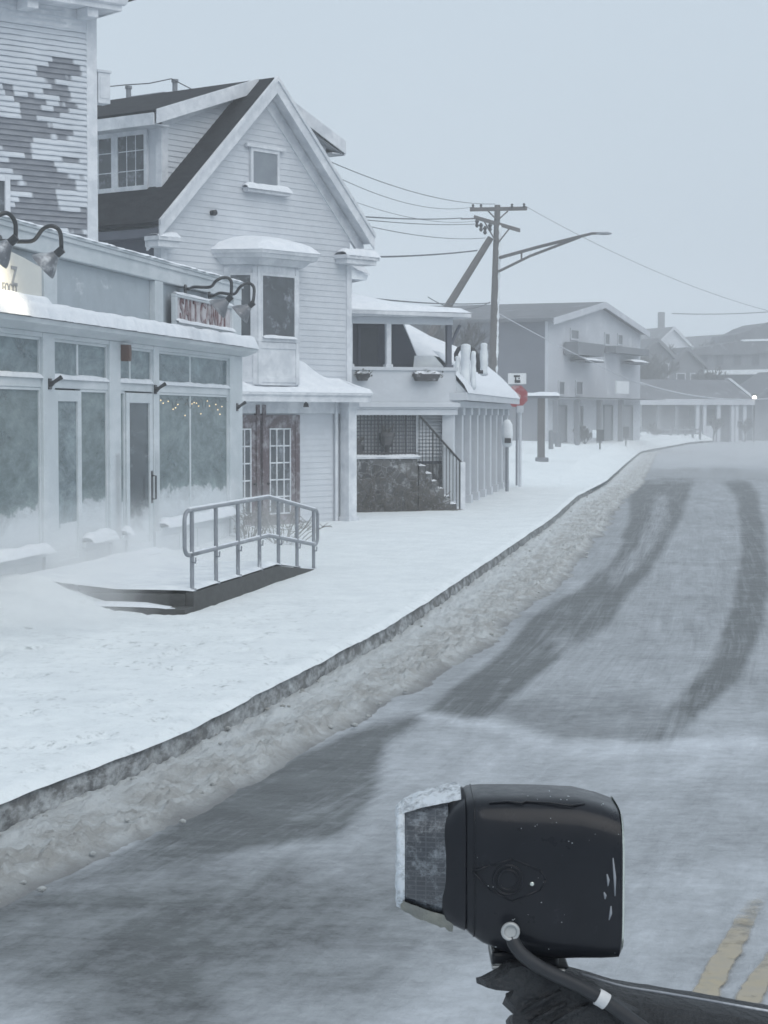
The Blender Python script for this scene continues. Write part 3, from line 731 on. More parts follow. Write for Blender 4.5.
obj('lettering', text_mb('z', S, -5.30, 4.02, 0.105, 0.5, 0.004, .0), m_steel, sg)
q = text_mb('FOOD', S, -5.45, 3.83, 0.105, 0.16, 0.004); obj('lettering', q, m_steel, sg)
f = MB().box(S, (-7.6, -4.30), (0.02, 0.16), (3.67, 3.72)); obj('ledge', f, m_shop, sg, bev=.008)
snow_cap(sg, S, (-7.6, -4.26), (0.02, 0.22), 3.715, 0.08, 0.05, 12)

def gooseneck(name, lab, pts, base_px, n0, lit, grp, aim):
    """pts: pixels of the arm outline with their stand-off from the wall"""
    P3 = []
    for px, py, nn in pts:
        u, z = S.hit(px, py, nn); P3.append(Vector(S.P(u, nn, z)))
    # smooth
    Q = []
    for i in range(len(P3) - 1):
        p0 = P3[max(i - 1, 0)]; p1 = P3[i]; p2 = P3[i + 1]; p3 = P3[min(i + 2, len(P3) - 1)]
        for k in range(6):
            t = k / 6; Q.append(0.5 * ((2 * p1) + (-p0 + p2) * t + (2 * p0 - 5 * p1 + 4 * p2 - p3) * t * t + (-p0 + 3 * p1 - 3 * p2 + p3) * t ** 3))
    Q.append(P3[-1])
    r = thing(name, lab, 'lamp', P3[0], grp)
    obj('arm', MB().tube(Q, 0.024, 8), m_lampmetal, r, smooth=True)
    fl_ = MB(); bu, bz = S.hit(pts[0][0], pts[0][1], pts[0][2]); fl_.tube([S.P(bu, n0, bz), S.P(bu, n0 + .02, bz)], 0.07, 14); fl_.tube([S.P(bu, n0 + .02, bz), Q[0]], 0.024, 8)
    obj('wall_plate', fl_, m_lampmetal, r)
    e = Q[-1]; ax = Vector(aim).normalized(); t_ = ax.cross(Vector((0, 0, 1))).normalized(); b_ = ax.cross(t_)
    prof = [(0.0, .040), (.08, .045), (.085, .055), (.13, .075), (.19, .125), (.26, .165), (.285, .172)]
    rg = [[tuple(e + ax * d + (t_ * math.cos(a) + b_ * math.sin(a)) * rr0) for a in [2 * PI * k / 24 for k in range(24)]] for d, rr0 in prof]
    rg += [[tuple(e + ax * (d - .006) + (t_ * math.cos(a) + b_ * math.sin(a)) * (rr0 - .008)) for a in [2 * PI * k / 24 for k in range(24)]] for d, rr0 in prof[::-1][:5]]
    obj('shade', MB().rings(rg), m_shade, r, smooth='auto')
    sk_ = [[tuple(e + ax * d + (t_ * math.cos(a) + b_ * math.sin(a)) * rr0) for a in [2 * PI * k / 12 for k in range(12)]] for d, rr0 in [(-.02, .03), (-.015, .047), (.075, .047), (.08, .03)]]
    obj('socket', MB().rings(sk_), m_lampmetal, r, smooth='auto')
    q = MB(); c = e + ax * 0.2; ico(q, c, 0.045, 2); obj('bulb', q, mb_lit if lit else m_white, r, smooth=True)
    if lit:
        l = bpy.data.lights.new('lamp_glow', 'SPOT'); l.energy = 17; l.color = (1, .86, .62); l.spot_size = math.radians(150); l.spot_blend = 1.0; l.shadow_soft_size = .12
        lo = bpy.data.objects.new('lamp_glow', l); COL.objects.link(lo); lo.parent = r; lo.location = (e + ax * .31) - P3[0]
        lo.rotation_euler = ax.to_track_quat('-Z', 'Y').to_euler()
    return r
mb_lit, nt, bs, out = newmat('lit lamp bulb'); bs.inputs['Base Color'].default_value = (1, .9, .7, 1)
bs.inputs['Emission Color'].default_value = (1, .85, .6, 1); bs.inputs['Emission Strength'].default_value = 8
back = (-S.n[0], -S.n[1], -1.4)
aim1 = (-S.n[0] - .35, -S.n[1] - .1, -1.15)
gooseneck('gooseneck_lamp', 'black gooseneck lamp at the left edge, half cut off, above the cream sign', [(-34, 243, .15), (-22, 242, .35), (-10, 222, .6), (6, 213, .75), (15, 222, .8), (15.5, 238, .8)], None, .02, True, 'gooseneck lamps over the shop signs', aim1)
gooseneck('gooseneck_lamp', 'black gooseneck lamp with pale bell shade right of the cream sign', [(10, 241, .15), (22, 241.5, .3), (34, 240, .45), (43, 229, .6), (52, 226, .72), (60, 232, .8), (61.5, 250, .8)], None, .02, True, 'gooseneck lamps over the shop signs', aim1)
gooseneck('gooseneck_lamp', 'frosted gooseneck lamp over the middle of the maroon lettered sign', [(190, 289, .1), (194, 287, .25), (210, 287, .5), (216, 281, .65), (224, 277.5, .75), (231, 281, .85), (231, 297, .85)], None, .02, False, 'gooseneck lamps over the shop signs', aim1)
gooseneck('gooseneck_lamp', 'frosted gooseneck lamp hanging past the right end of the maroon lettered sign', [(214, 296, .1), (220, 293, .25), (234, 294, .5), (240, 287, .65), (248, 283, .75), (254, 288, .85), (253, 303, .85)], None, .02, False, 'gooseneck lamps over the shop signs', aim1)

# ================================================================== TALL HOUSE BEHIND THE SHOP
tw = thing('tall_house', 'tall clapboard house at the left edge, siding patchily plastered with snow', 'house', T.P(-3, 0, 0.1))
TB = -6.0; TZ = 8.98
mbx = MB(); rows = []
# siding as fine grid with per vertex bareness; edge shadow coloured into lap undersides
dzb = 0.088; zs = np.arange(3.6, TZ, dzb); us = np.linspace(TB, -0.16, 260)
vs = []; fs = []; bare = []
ell = [(-1.05, 7.25, .42, .22, 1), (-1.5, 6.85, .55, .24, 1), (-.55, 8.02, .36, .2, .75), (-1.1, 6.15, .6, .24, .95), (-.9, 5.55, .75, .36, .85), (-1.62, 7.52, .14, .08, .9), (-.3, 5.45, .3, .2, .8), (-3.2, 6.8, .9, .5, .9), (-4.6, 7.6, .8, .4, .9), (-.75, 7.55, .3, .12, .7), (-.35, 6.5, .2, .1, .5)]
for i, z in enumerate(zs):
    z1 = min(z + dzb, TZ)
    row = vnoise(us * 2.2, np.full(len(us), i * .45)) * .75 + vnoise(us * 5.0 + 11.7 * i, np.full(len(us), i * 3.31)) * .42 + vnoise(us * 14 + 5.7 * i, np.full(len(us), i * 1.31)) * .12
    e = np.zeros(len(us))
    for (cu_, cz, ru, rz, s_) in ell:
        e = np.maximum(e, s_ * np.exp(-(((us - cu_) / ru) ** 2 + ((z - cz) / rz) ** 2) * .75))
    bv = np.clip((e + (row - .62) * 1.3 - .42) / .07, 0, 1) 
    b = len(vs)
    thick = 0.012 * (1 - bv) * (0.6 + .8 * vnoise(us * 6, np.full(len(us), i * 1.7)))
    wv = .016 * (vnoise(us * 5 + 3.3 * i, np.full(len(us), i * 2.1)) - .5) * (1 - bv)
    for (nn, zz_, kk) in ((0.0, z, 0), (0.026, z + .004, 1), (0.020, z + .03, 1), (0.002, z1, 1)):
        for j in range(len(us)):
            vs.append(T.P(us[j], nn + (thick[j] * (1.6 if zz_ > z + .02 and zz_ < z1 else 1) if kk else 0), zz_ + (wv[j] if z < zz_ < z1 else 0))); bare.append(float(np.clip(bv[j] + (.9 * (vnoise(us[j] * 16 + zz_ * 40, i * 1.9 + zz_ * 9) - .5) if .05 < bv[j] < .95 else 0), 0, 1)) if kk == 1 else .8)
    L = len(us)
    for k in range(3):
        for j in range(L - 1): fs.append((b + k * L + j, b + k * L + j + 1, b + (k + 1) * L + j + 1, b + (k + 1) * L + j))
mbx.add(vs, fs)
m, nt, bs, out = newmat('snow plastered clapboards')
at = nd(nt, 'ShaderNodeAttribute', attribute_name='bare')
sc_ = mix(nt, ramp(nt, noise(nt, 2.0, 6), .35, .7).outputs[0], (0.60, 0.635, 0.68), (0.50, 0.535, 0.58))
gr_ = mix(nt, ramp(nt, noise(nt, 4.0, 6, sc3=(1, 1, 4)), .35, .7).outputs[0], (0.17, 0.185, 0.215), (0.25, 0.265, 0.295))
nt.links.new(mix(nt, at.outputs['Fac'], sc_, gr_), bs.inputs['Base Color']); bs.inputs['Roughness'].default_value = .75
bump(nt, bs, noise(nt, 25, 6), .3, .02)
sd = obj('siding', mbx, m, tw, fix=False)
a_ = sd.data.attributes.new('bare', 'FLOAT', 'POINT'); a_.data.foreach_set('value', np.array(bare, np.float32))
f = MB(); f.box(T, (TB, -0.02), (-4, -0.01), (0, TZ)); obj('wall', f, m_siding, tw)
f = MB(); f.box(T, (-0.17, 0.03), (-.02, 0.04), (0, TZ)); f.box(T, (0.0, 0.03), (-.25, -.02), (0, TZ)); f.box(T, (TB, -.17), (-.01, 0.035), (TZ - .34, TZ)); obj('corner_board', f, m_trim, tw, bev=.006)
f = MB()
f.box(T, (TB, 0.22), (-4.2, 0.42), (TZ, TZ + .07)); f.box(T, (TB, 0.25), (0.42, 0.46), (TZ - .02, TZ + .16)); f.box(T, (.22, .26), (-4.2, 0.42), (TZ - .02, TZ + .16))
f.prism([T.P(TB, .46, TZ + .06), T.P(TB, .52, TZ + .08), T.P(TB, .55, TZ + .19), T.P(TB, .46, TZ + .19)], [T.P(.28, .46, TZ + .06), T.P(.3, .52, TZ + .08), T.P(.34, .55, TZ + .19), T.P(.28, .46, TZ + .19)])
for k in range(6): f.box(T, (-.35 - k * 1.1, -.15 - k * 1.1), (0.04, .38), (TZ - .16, TZ - .002))
obj('eave', f, m_trim, tw, bev=.008)
f = MB(); f.prism([T.P(TB, .5, TZ + .2), T.P(.52, .5, TZ + .2), T.P(.52, -4.3, TZ + .2), T.P(TB, -4.3, TZ + .2)], [T.P(TB, -1.9, TZ + 2), T.P(-1.6, -1.9, TZ + 2), T.P(-1.6, -2.1, TZ + 2), T.P(TB, -2.1, TZ + 2)])
obj('roof', f, m_shingle, tw)
framed_window(T, (-2.55, -1.62), (5.0, 6.2), 0.025, tw, m_trim, m_darkglass, fw=.09, depth=.07, bars_z=(5.6,), bw=.05)
# meter box on the corner
mbx = MB().box(T, (0.05, 0.28), (-.2, .04), (7.52, 8.02)); mbx.box(T, (0.03, .30), (-.22, .06), (8.02, 8.06)); mbx.box(T, (.08, .25), (.04, .05), (7.6, 7.95))
tag(obj('vent_box', mbx, m_trim, origin=T.P(.15, 0, 7.5), bev=.008), 'small white metal box fixed high on the corner of the tall clapboard house', 'vent box')

# ================================================================== GABLED HOUSE
hs = thing('gabled_house', 'white gabled clapboard house with steep dark roof and snow capped bay window', 'house', A.P(-.12, 0, 0.1))
aL, aR, C0 = -2.95, 2.71, 0.02
ZR, KK = 8.98, 0.925       # ridge, pitch
roofz = lambda a: ZR - abs(a - C0) * KK
DEEP = -11
f = MB()
def gedge(z):
    if z < roofz(aR) - .1: return (aL + .02, aR - .02)
    h = (ZR - .12 - z) / KK
    return (max(aL, C0 - h), min(aR, C0 + h))
clapboards(f, A, (0.15, 9.0), gedge, 0.0, 0.118, 0.014)
obj('siding', f, m_siding, hs)
f = MB(); f.poly(A, [(aL + .03, 0), (aR - .03, 0), (aR - .03, 5.95), (C0, 8.85), (aL + .03, 5.95)], -0.06, -0.2)
# side wall towards the left (in view under the eave) and the others
f.box(A, (aL, aL + .1), (DEEP, -.2), (0, 6.05)); f.box(A, (aR - .1, aR), (DEEP, -.2), (0, 6.05)); f.box(A, (aL, aR), (DEEP - .1, DEEP), (0, 6.05))
obj('wall', f, m_siding, hs)
for s_, e_ in ((aL - .015, aL + .14), (aR - .14, aR + .015)):
    f = MB(); f.box(A, (s_, e_), (-.03, .035), (0.15, 5.86))
    if s_ < 0: f.box(A, (aL - .02, aL), (-.15, -.03), (0.15, 5.86))
    obj('corner_board', f, m_trim, hs, bev=.006)
# roof
RO = 0.30
f = MB()
eL, eR = -3.30, 3.12
f.slab([A.P(C0, RO, ZR + .02), A.P(eL, RO, roofz(eL) + .02), A.P(eL, DEEP - .3, roofz(eL) + .02), A.P(C0, DEEP - .3, ZR + .02)], .09)
f.slab([A.P(C0, RO, ZR + .02), A.P(C0, DEEP - .3, ZR + .02), A.P(eR, DEEP - .3, roofz(eR) + .02), A.P(eR, RO, roofz(eR) + .02)], .09)
obj('roof', f, m_shingle, hs, fix=True)
f = MB()
for s_, ee in ((-1, eL), (1, eR)):
    def rb(off0, off1, n0, n1):
        f.prism([A.P(C0, n0, ZR - off0), A.P(ee, n0, roofz(ee) - off0), A.P(ee, n0, roofz(ee) - off1), A.P(C0, n0, ZR - off1)],
                [A.P(C0, n1, ZR - off0), A.P(ee, n1, roofz(ee) - off0), A.P(ee, n1, roofz(ee) - off1), A.P(C0, n1, ZR - off1)])
    rb(-.12, 0.22, RO + .001, RO + .04)       # rake board
    rb(-.12, -.02, RO + .04, RO + .07)        # crown strip
    rb(0.075, .10, -.02, RO - .036)          # soffit
    rb(0.12, .44, -.02, 0.045)               # frieze board against the siding
obj('rake_board', f, m_trim, hs, bev=.006)
f = MB()
f.box(A, (eR - .95, eR + .14), (-.05, RO + .06), (5.66, 5.74)); f.box(A, (eR - .9, eR + .08), (-.05, RO + .02), (5.56, 5.66)); obj('eave_return', f, m_trim, hs, bev=.006); f = MB(); f.box(A, (eL - .02, eL + .62), (-.05, RO + .04), (5.66, 5.74)); f.box(A, (eL, eL + .56), (-.05, RO), (5.54, 5.66))
obj('eave_return', f, m_trim, hs, bev=.006)
snow_cap(hs, A, (eR - .95, eR + .14), (0.0, RO + .08), 5.735, .16, .06, 41); snow_cap(hs, A, (eL - .02, eL + .6), (0.0, RO + .05), 5.735, .10, .06, 42)
f = MB(); f.box(A, (eL - .01, eL + .05), (DEEP, RO - .01), (5.72, 5.88)); f.box(A, (eL + .05, aL), (DEEP, -.06), (5.72, 5.75)); f.box(A, (aL - .03, aL - .003), (DEEP, -.16), (.3, 5.72)); obj('side_fascia_shade', f, m_greywall, hs)  # shade under the eave put into the grey of fascia and wall skin
# side window under the left eave: grey shaded wall
SIDE = Frame(A.P(aL, 0, 0)[:2], math.degrees(A.az) + 90)     # u runs towards the street side, n outwards left
SIDE.n = (-A.u[0], -A.u[1]); SIDE.u = A.n
framed_window(SIDE, (-2.2, -1.3), (4.2, 5.4), 0.01, hs, m_trim, m_darkglass, fw=.08, depth=.05, bars_z=(4.8,))
# attic window
framed_window(A, (-.46, .40), (6.90, 7.68), 0.02, hs, m_trim, m_attic, fw=.07, depth=.05)
obj('window_sill', MB().box(A, (-.66, .62), (0.02, .16), (6.80, 6.88)), m_trim, hs, bev=.008); obj('window_head', MB().box(A, (-.6, .55), (0.02, .10), (7.68, 7.75)), m_trim, hs, bev=.008)
snow_cap(hs, A, (-.7, .66), (0.01, .2), 6.87, .11, .05, 43)
f = MB().tube([A.P(-1.55, .0, 6.31), A.P(-1.55, .09, 6.31)], .05, 12); f.tube([A.P(-1.55, .09, 6.31), A.P(-1.55, .12, 6.29)], [.065, .05], 12); obj('vent', f, m_iron, hs)
# bay window, canted
b0, b1, b2, b3 = (-1.20, 0.0), (-.80, .52), (.42, .52), (.82, 0.0)
def bay_seg(p, q):
    du = q[0] - p[0]; dn = q[1] - p[1]; L = math.hypot(du, dn)
    P0 = A.P(p[0], p[1], 0); P1 = A.P(q[0], q[1], 0)
    fr = Frame(P0[:2], math.degrees(math.atan2(P1[0] - P0[0], P1[1] - P0[1]))); return fr, L
bay = MB(); bayz = (3.05, 5.34)
ring = lambda z, e=0: [A.P(b0[0] - e, b0[1], z), A.P(b1[0] - e * .7, b1[1] + e, z), A.P(b2[0] + e * .7, b2[1] + e, z), A.P(b3[0] + e, b3[1], z)]
bay.prism(ring(3.0), ring(3.86)); bay.prism(ring(3.855, .03), ring(3.92, .03)); bay.prism(ring(5.18), ring(5.34)); bay.prism(ring(3.9, -.08), ring(5.2, -.08))
for p, q in ((b0, b1), (b1, b2), (b2, b3)):
    fr, L = bay_seg(p, q)
    bay.box(fr, (0.0, .09), (-.05, .025), (3.02, 5.3)).box(fr, (L - .09, L), (-.05, .025), (3.02, 5.3))
    bay.box(fr, (.09, L - .09), (-.03, .018), (3.06, 3.16)).box(fr, (.09, L - .09), (-.03, .018), (3.72, 3.84))
obj('bay', bay, m_trim, hs, bev=.006)
for p, q in ((b0, b1), (b1, b2), (b2, b3)):
    fr, L = bay_seg(p, q); framed_window(fr, (.09, L - .09), (3.92, 5.18), -.02, hs, m_trim, m_darkglass, fw=.045, depth=.05, sill_snow=.05 if L > 1 else 0)
f = MB(); f.prism(ring(5.34, .10), ring(5.46, .22)); f.prism(ring(5.46, .30), ring(5.54, .34)); f.prism(ring(5.54, .36), ring(5.62, .38)); obj('bay_roof', f, m_trim, hs, bev=.006)
# snow heap on the bay roof
def heap(ringfn, z, h, seed, e0=.39, rows=7, cols=30):
    P = np.zeros((rows, cols, 3)); base = ringfn(0, e0)
    B0 = [Vector(p) for p in base]; top = (B0[0] + B0[3]) / 2
    per = [0]; 
    for i in range(3): per.append(per[-1] + (B0[i + 1] - B0[i]).length)
    for j in range(cols):
        d = per[-1] * j / (cols - 1); i = min(2, max(k for k in range(3) if per[k] <= d + 1e-9)); t = (d - per[i]) / (per[i + 1] - per[i]); p = B0[i].lerp(B0[i + 1], t)
        for r_ in range(rows):
            s_ = r_ / (rows - 1); pp = p.lerp(top, s_)
            zz_ = z + h * (math.sin(s_ * PI / 2) ** .8) * (1 + .15 * (float(fbm(j * .3 + seed, r_ * .4, 3)) - .5)) + (.05 if r_ else 0)
            P[r_, j] = (pp.x, pp.y, zz_)
    return MB().grid(P)
obj('snow_cap', heap(ring, 5.61, .30, 3), m_snowcap, hs, smooth=True)
# pent roof over the ground floor
f = MB(); f.box(A, (-3.4, 2.66), (0.52, .60), (2.68, 2.86)); f.box(A, (-3.4, 2.66), (0.0, .52), (2.72, 2.76)); f.box(A, (-3.4, 2.68), (0.60, .64), (2.82, 2.88))
f.prism([A.P(-3.4, .62, 2.87), A.P(-3.4, 0, 3.06), A.P(-3.4, 0, 2.77), A.P(-3.4, .62, 2.80)], [A.P(2.66, .62, 2.87), A.P(2.6, 0, 3.06), A.P(2.6, 0, 2.77), A.P(2.66, .62, 2.80)])
f.box(A, (-3.4, 2.6), (0.03, .06), (2.45, 2.72))
obj('pent_roof', f, m_trim, hs, bev=.006)
P = np.zeros((9, 70, 3))
for j in range(70):
    a = -3.3 + 5.98 * j / 69
    topn = 0.0; ht = 3.1 + .38 * math.exp(-((a - 1.05) / .55) ** 2) + .10 * float(fbm(a * 1.7, 3.3, 3)) + .22 * math.exp(-((a + 1.6) / .6) ** 2)
    for r_ in range(9):
        s_ = r_ / 8; n_1 = .66 * (1 - s_) if r_ else .645
        z_ = 2.87 + (0 if r_ == 0 else .06 + (ht - 2.93) * (s_ ** (1.3)) + .02 * float(fbm(a * 4, s_ * 3, 3)))
        P[r_, j] = A.P(a if a < 2.5 else a - .25 * s_, n_1, z_)
obj('snow_cap', MB().grid(P), m_snowcap, hs, smooth=True)
# double door
f = MB(); f.box(A, (-1.35, 1.0), (0.02, .07), (2.30, 2.42)); f.box(A, (.86, 1.0), (0.02, .07), (0.1, 2.30)); f.box(A, (-1.35, -1.22), (0.02, .07), (0.1, 2.3)); f.box(A, (-.34, -.24), (0.02, .09), (0.1, 2.62)); f.box(A, (-.16, -.06), (0.02, .09), (0.1, 2.62))
obj('door_frame', f, m_doorwood, hs, bev=.005)
for u0, u1 in ((-1.22, -.34), (-.06, .86)):
    f = MB(); f.box(A, (u0, u0 + .12), (.03, .06), (.15, 2.3)).box(A, (u1 - .12, u1), (.03, .06), (.15, 2.3)).box(A, (u0 + .12, u1 - .12), (.03, .06), (2.16, 2.3)).box(A, (u0 + .12, u1 - .12), (.03, .06), (.15, .42))
    d = obj('door', f, m_doorwood, hs, bev=.004)
    p = obj('pane', MB().box(A, (u0 + .11, u1 - .11), (.035, .045), (.41, 2.17)), m_darkglass, d)
    f = MB(); a_0, a_1 = u0 + .13, u1 - .13
    for b in (a_0 + .02, a_0 + (a_1 - a_0) / 3, a_0 + 2 * (a_1 - a_0) / 3, a_1 - .02): f.box(A, (b - .014, b + .014), (.046, .066), (.43, 2.15))
    for k in range(6): zz_ = .44 + k * 1.70 / 5; f.box(A, (a_0, a_1), (.047, .063), (zz_ - .014, zz_ + .014))
    obj('muntin', f, m_trim, d)
    obj('handle', MB().tube([A.P(u1 - .06 if u0 < -1 else u0 + .06, .06, 1.05), A.P(u1 - .06 if u0 < -1 else u0 + .06, .12, 1.05)], .02, 8), m_iron, d)
q = MB(); hl = A.P(.98, .25, 2.60); q.tube([(hl[0], hl[1], 2.74), (hl[0], hl[1], 2.64)], .02, 8); q.tube([(hl[0], hl[1], 2.66), (hl[0], hl[1], 2.58)], [.045, .06], 10)
tag(obj('ceiling_lamp', q, m_iron, origin=hl), 'tiny dark lamp under the porch roof beside the maroon doors', 'lamp')
# corner post and downspout
f = MB(); f.box(A, (2.30, 2.56), (.06, .30), (0.1, 2.72)); f.box(A, (2.26, 2.60), (.04, .34), (2.56, 2.70)); f.box(A, (2.26, 2.60), (.04, .34), (.1, .3)); obj('post', f, m_trim, hs, bev=.01)
obj('downspout', MB().tube([A.P(2.16, .07, .2), A.P(2.16, .07, 2.7)], .035, 8), m_trim, hs)
# dormers
def dormer(side):
    s_ = -1 if side == 'L' else 1
    af = C0 + s_ * (2.55 if s_ < 0 else 2.3); n1 = -.37; n2 = -4.6
    zt0 = 8.12; zt1 = ZR - .05; zb = roofz(af)
    f = MB()
    # cheek clapboards (plane parallel to the gable)
    def ced(z):
        # on the roof slope at height z the roof's a is:
        ar = C0 + s_ * (ZR - z) / KK
        if z > zt0: lim = C0 + s_ * max(0, (zt1 - z) / ((zt1 - zt0) / 2.55))
        else: lim = af
        lo, hi = sorted((ar, lim)); return (lo, hi)
    clapboards(f, A, (zb, zt1 - .1), ced, n1, .105, .018)
    f.prism([A.P(af, n1 - .04, zb - .1), A.P(af, n1 - .04, zt0), A.P(C0 + s_ * .4, n1 - .04, zt1 - .1), A.P(C0 + s_ * .5, n1 - .04, zt1 - .35)], [A.P(af, n2, zb - .1), A.P(af, n2, zt0), A.P(C0 + s_ * .4, n2, zt1 - .1), A.P(C0 + s_ * .5, n2, zt1 - .35)])
    d = obj('dormer', f, m_siding, hs)
    f = MB()
    lo, hi = sorted((af, af - s_ * .16)); f.box(A, (lo, hi), (n1 - .02, n1 + .03), (zb, zt0)); lo, hi = sorted((af, af + s_ * .02)); f.box(A, (lo, hi), (n2, n1 + .03), (zb - .05, zb + .12)); f.box(A, (lo, hi), (n1 - .13, n1 + .03), (zb, zt0)); f.box(A, (lo, hi), (n2, n1), (zt0 - .22, zt0))
    ex = af + s_ * (.42 if s_ < 0 else .34); sl_ = (zt1 - zt0) / 2.55; ez = zt0 - .42 * sl_
    for (o0, o1, na, nb) in ((-.07, .20, n1 + .275, n1 + .31), (.17, .20, n1 + .0, n1 + .2)):
        f.prism([A.P(ex, na, ez + .08 - o0), A.P(C0 + s_ * .1, na, zt1 + .08 - o0), A.P(C0 + s_ * .1, na, zt1 + .08 - o1), A.P(ex, na, ez + .08 - o1)], [A.P(ex, nb, ez + .08 - o0), A.P(C0 + s_ * .1, nb, zt1 + .08 - o0), A.P(C0 + s_ * .1, nb, zt1 + .08 - o1), A.P(ex, nb, ez + .08 - o1)])
    # band under the eave on the cheek
    f.prism([A.P(af, n1 + .02, zt0 - .05), A.P(C0 + s_ * .2, n1 + .02, zt1 - .08), A.P(C0 + s_ * .4, n1 + .02, zt1 - .28), A.P(af, n1 + .02, zt0 - .26)], [A.P(af, n1 + .04, zt0 - .05), A.P(C0 + s_ * .2, n1 + .04, zt1 - .08), A.P(C0 + s_ * .4, n1 + .04, zt1 - .28), A.P(af, n1 + .04, zt0 - .26)])
    # corner flashing strip along roof
    f.prism([A.P(af, n1 + .02, zb - .02), A.P(C0 + s_ * .35, n1 + .02, roofz(C0 + .35) - .02), A.P(C0 + s_ * .35, n1 + .02, roofz(C0 + .35) + .09), A.P(af, n1 + .02, zb + .10)], [A.P(af, n1 + .05, zb - .02), A.P(C0 + s_ * .35, n1 + .05, roofz(C0 + .35) - .02), A.P(C0 + s_ * .35, n1 + .05, roofz(C0 + .35) + .09), A.P(af, n1 + .05, zb + .10)])
    lo, hi = sorted((ex, ex + s_ * .04)); f.box(A, (lo, hi), (n2 - .2, n1 + .25), (ez - .14, ez + .09)); lo, hi = sorted((af, ex)); f.box(A, (lo, hi), (n2 - .2, n1 + .22), (ez - .13, ez - .1))
    obj('trim', f, m_trim, d, bev=.005)
    f = MB(); f.slab([A.P(ex + s_ * .03, n1 + .27, ez + .09), A.P(C0, n1 + .27, zt1 + .10), A.P(C0, n2 - .2, zt1 + .10), A.P(ex + s_ * .03, n2 - .2, ez + .09)], .05)
    obj('roof', f, m_shingle, d)
    if side == 'L':
        fr = Frame(A.P(af, 0, 0)[:2], 0); fr.n = (-A.u[0], -A.u[1]); fr.u = A.n
        f = MB()
        framed_window(fr, (-2.50, -1.58), (6.72, 7.86), 0.0, d, m_trim, m_darkglass, fw=.09, depth=.05, bars_u=(-2.04,), bars_z=(7.1, 7.48), bw=.02)
        framed_window(fr, (-1.58, -.70), (6.72, 7.86), 0.0, d, m_trim, m_darkglass, fw=.09, depth=.05, bars_u=(-1.26, -1.02), bars_z=(7.1, 7.48), bw=.02)
    return d
dormer('L'); dormer('R')
# roof vents and wire on the ridge
for i, (n_v, lab) in enumerate(((-3.15, 'short pipe vent on the roof ridge nearer the tall house'), (-1.55, 'short pipe vent on the roof ridge nearer the gable'))):
    n_v = {0: -3.9, 1: -2.55}[i]
    c = A.P(C0 + .1, n_v, ZR); q = MB(); q.tube([(c[0], c[1], ZR - .05), (c[0], c[1], ZR + .30)], .055, 10); q.tube([(c[0], c[1], ZR + .30), (c[0], c[1], ZR + .36)], .075, 10)
    if i == 0: q.tube([(c[0], c[1], ZR + .05), (c[0] + .12, c[1], ZR + .06), (c[0] + .25, c[1], ZR + .02)], .04, 8)
    tag(obj('vent_pipe', q, m_steel, origin=c), lab, 'vent pipe', 'vent pipes on the ridge')
q = MB().box(A, (C0 - .02, C0 + .3), (-3.75, -2.75), (ZR + .02, ZR + .12)); tag(obj('ridge_vent', q, m_steel, origin=A.P(C0, -3.2, ZR), bev=.02), 'low flat ridge vent cover between the two pipe vents', 'ridge vent')
q = MB().tube([A.P(C0, -5.5, ZR + .42), A.P(C0, -3.9, ZR + .37), A.P(C0, -3.2, ZR + .33), A.P(C0, -2.55, ZR + .36), A.P(C0, -2.0, ZR + .1)], .012, 5)
tag(obj('roof_cable', q, m_wire, origin=A.P(C0, -3.9, ZR + .37)), 'thin cable strung over the roof ridge between the pipe vents', 'cable')
# ================================================================== RAMP AND HAND RAIL
R = Frame(G(194, 613, .2), 10.4)
RL = 6.35
rp = thing('access_ramp', 'snow covered ramp with dark timber steps in front of the shop doors', 'ramp', R.P(0, 0, .15))
ztop = lambda u: .44 if u < 4.0 else .44 - (u - 4.0) / (RL - 4.0) * .23
f = MB(); f.poly(R, [(0, .10), (RL, .10), (RL, ztop(RL)), (4.0, .43), (0, .43)], -.10, 0.0); f.poly(R, [(0, .10), (RL, .10), (RL, ztop(RL) - .02), (4.0, .41), (0, .41)], -2.05, -.10)
obj('deck', f, m_ramp, rp, bev=.01)
f = MB(); f.box(R, (-.36, -.01), (-2.0, 0.0), (.10, .275)); obj('step', f, m_ramp, rp, bev=.01)
Pn = np.zeros((50, 26, 3))
for i in range(50):
    u = .0 + RL * i / 49
    for j in range(26):
        n = -2.05 + 2.04 * j / 25
        z = ztop(u) + (.015 + .05 * float(fbm(u * 1.1, n * 1.3, 3))) * min(1, (.0 - n) / .12 + .15) * min(1, u / .15 + .3) + .10 * max(0, -n - .9)
        Pn[i, j] = R.P(u, n, z)
obj('snow_cap', MB().grid(Pn), m_snow, rp, smooth=True)
snow_cap(rp, R, (-.35, -.02), (-2.0, -.03), .275, .05, .05, 61)
rl = thing('handrail', 'grey steel two bar hand rail on seven posts with rounded ends along the ramp', 'handrail', R.P(0, -.06, .4))
nr = -.06; pxs = [192, 216, 238, 259.5, 278.5, 297, 313.6]
pus = [R.hit(px, 560, nr)[0] for px in pxs]
ukink = 3.75
zt = lambda u: 1.345 if u < ukink else 1.345 - (u - ukink) * .105
zm = lambda u: .845 if u < ukink else .845 - (u - ukink) * .105
def arc_end(uc, d, z0, z1, k=10):
    r = .11; pts = []
    for i in range(k + 1):
        a = PI / 2 * i / k; pts.append((uc + d * r * 1.6 * math.sin(a), z0 - r * (1 - math.cos(a))))
    for i in range(k + 1):
        a = PI / 2 * i / k; pts.append((uc + d * r * 1.6 * math.cos(a), z1 + r - r * math.sin(a)))
    return pts
ua, ub = pus[0] - .12, pus[-1] + .10
path = [(ua + .35, zm(ua + .35))] + [(u, z) for u, z in arc_end(ua, -1, zt(ua), zm(ua))][::-1]
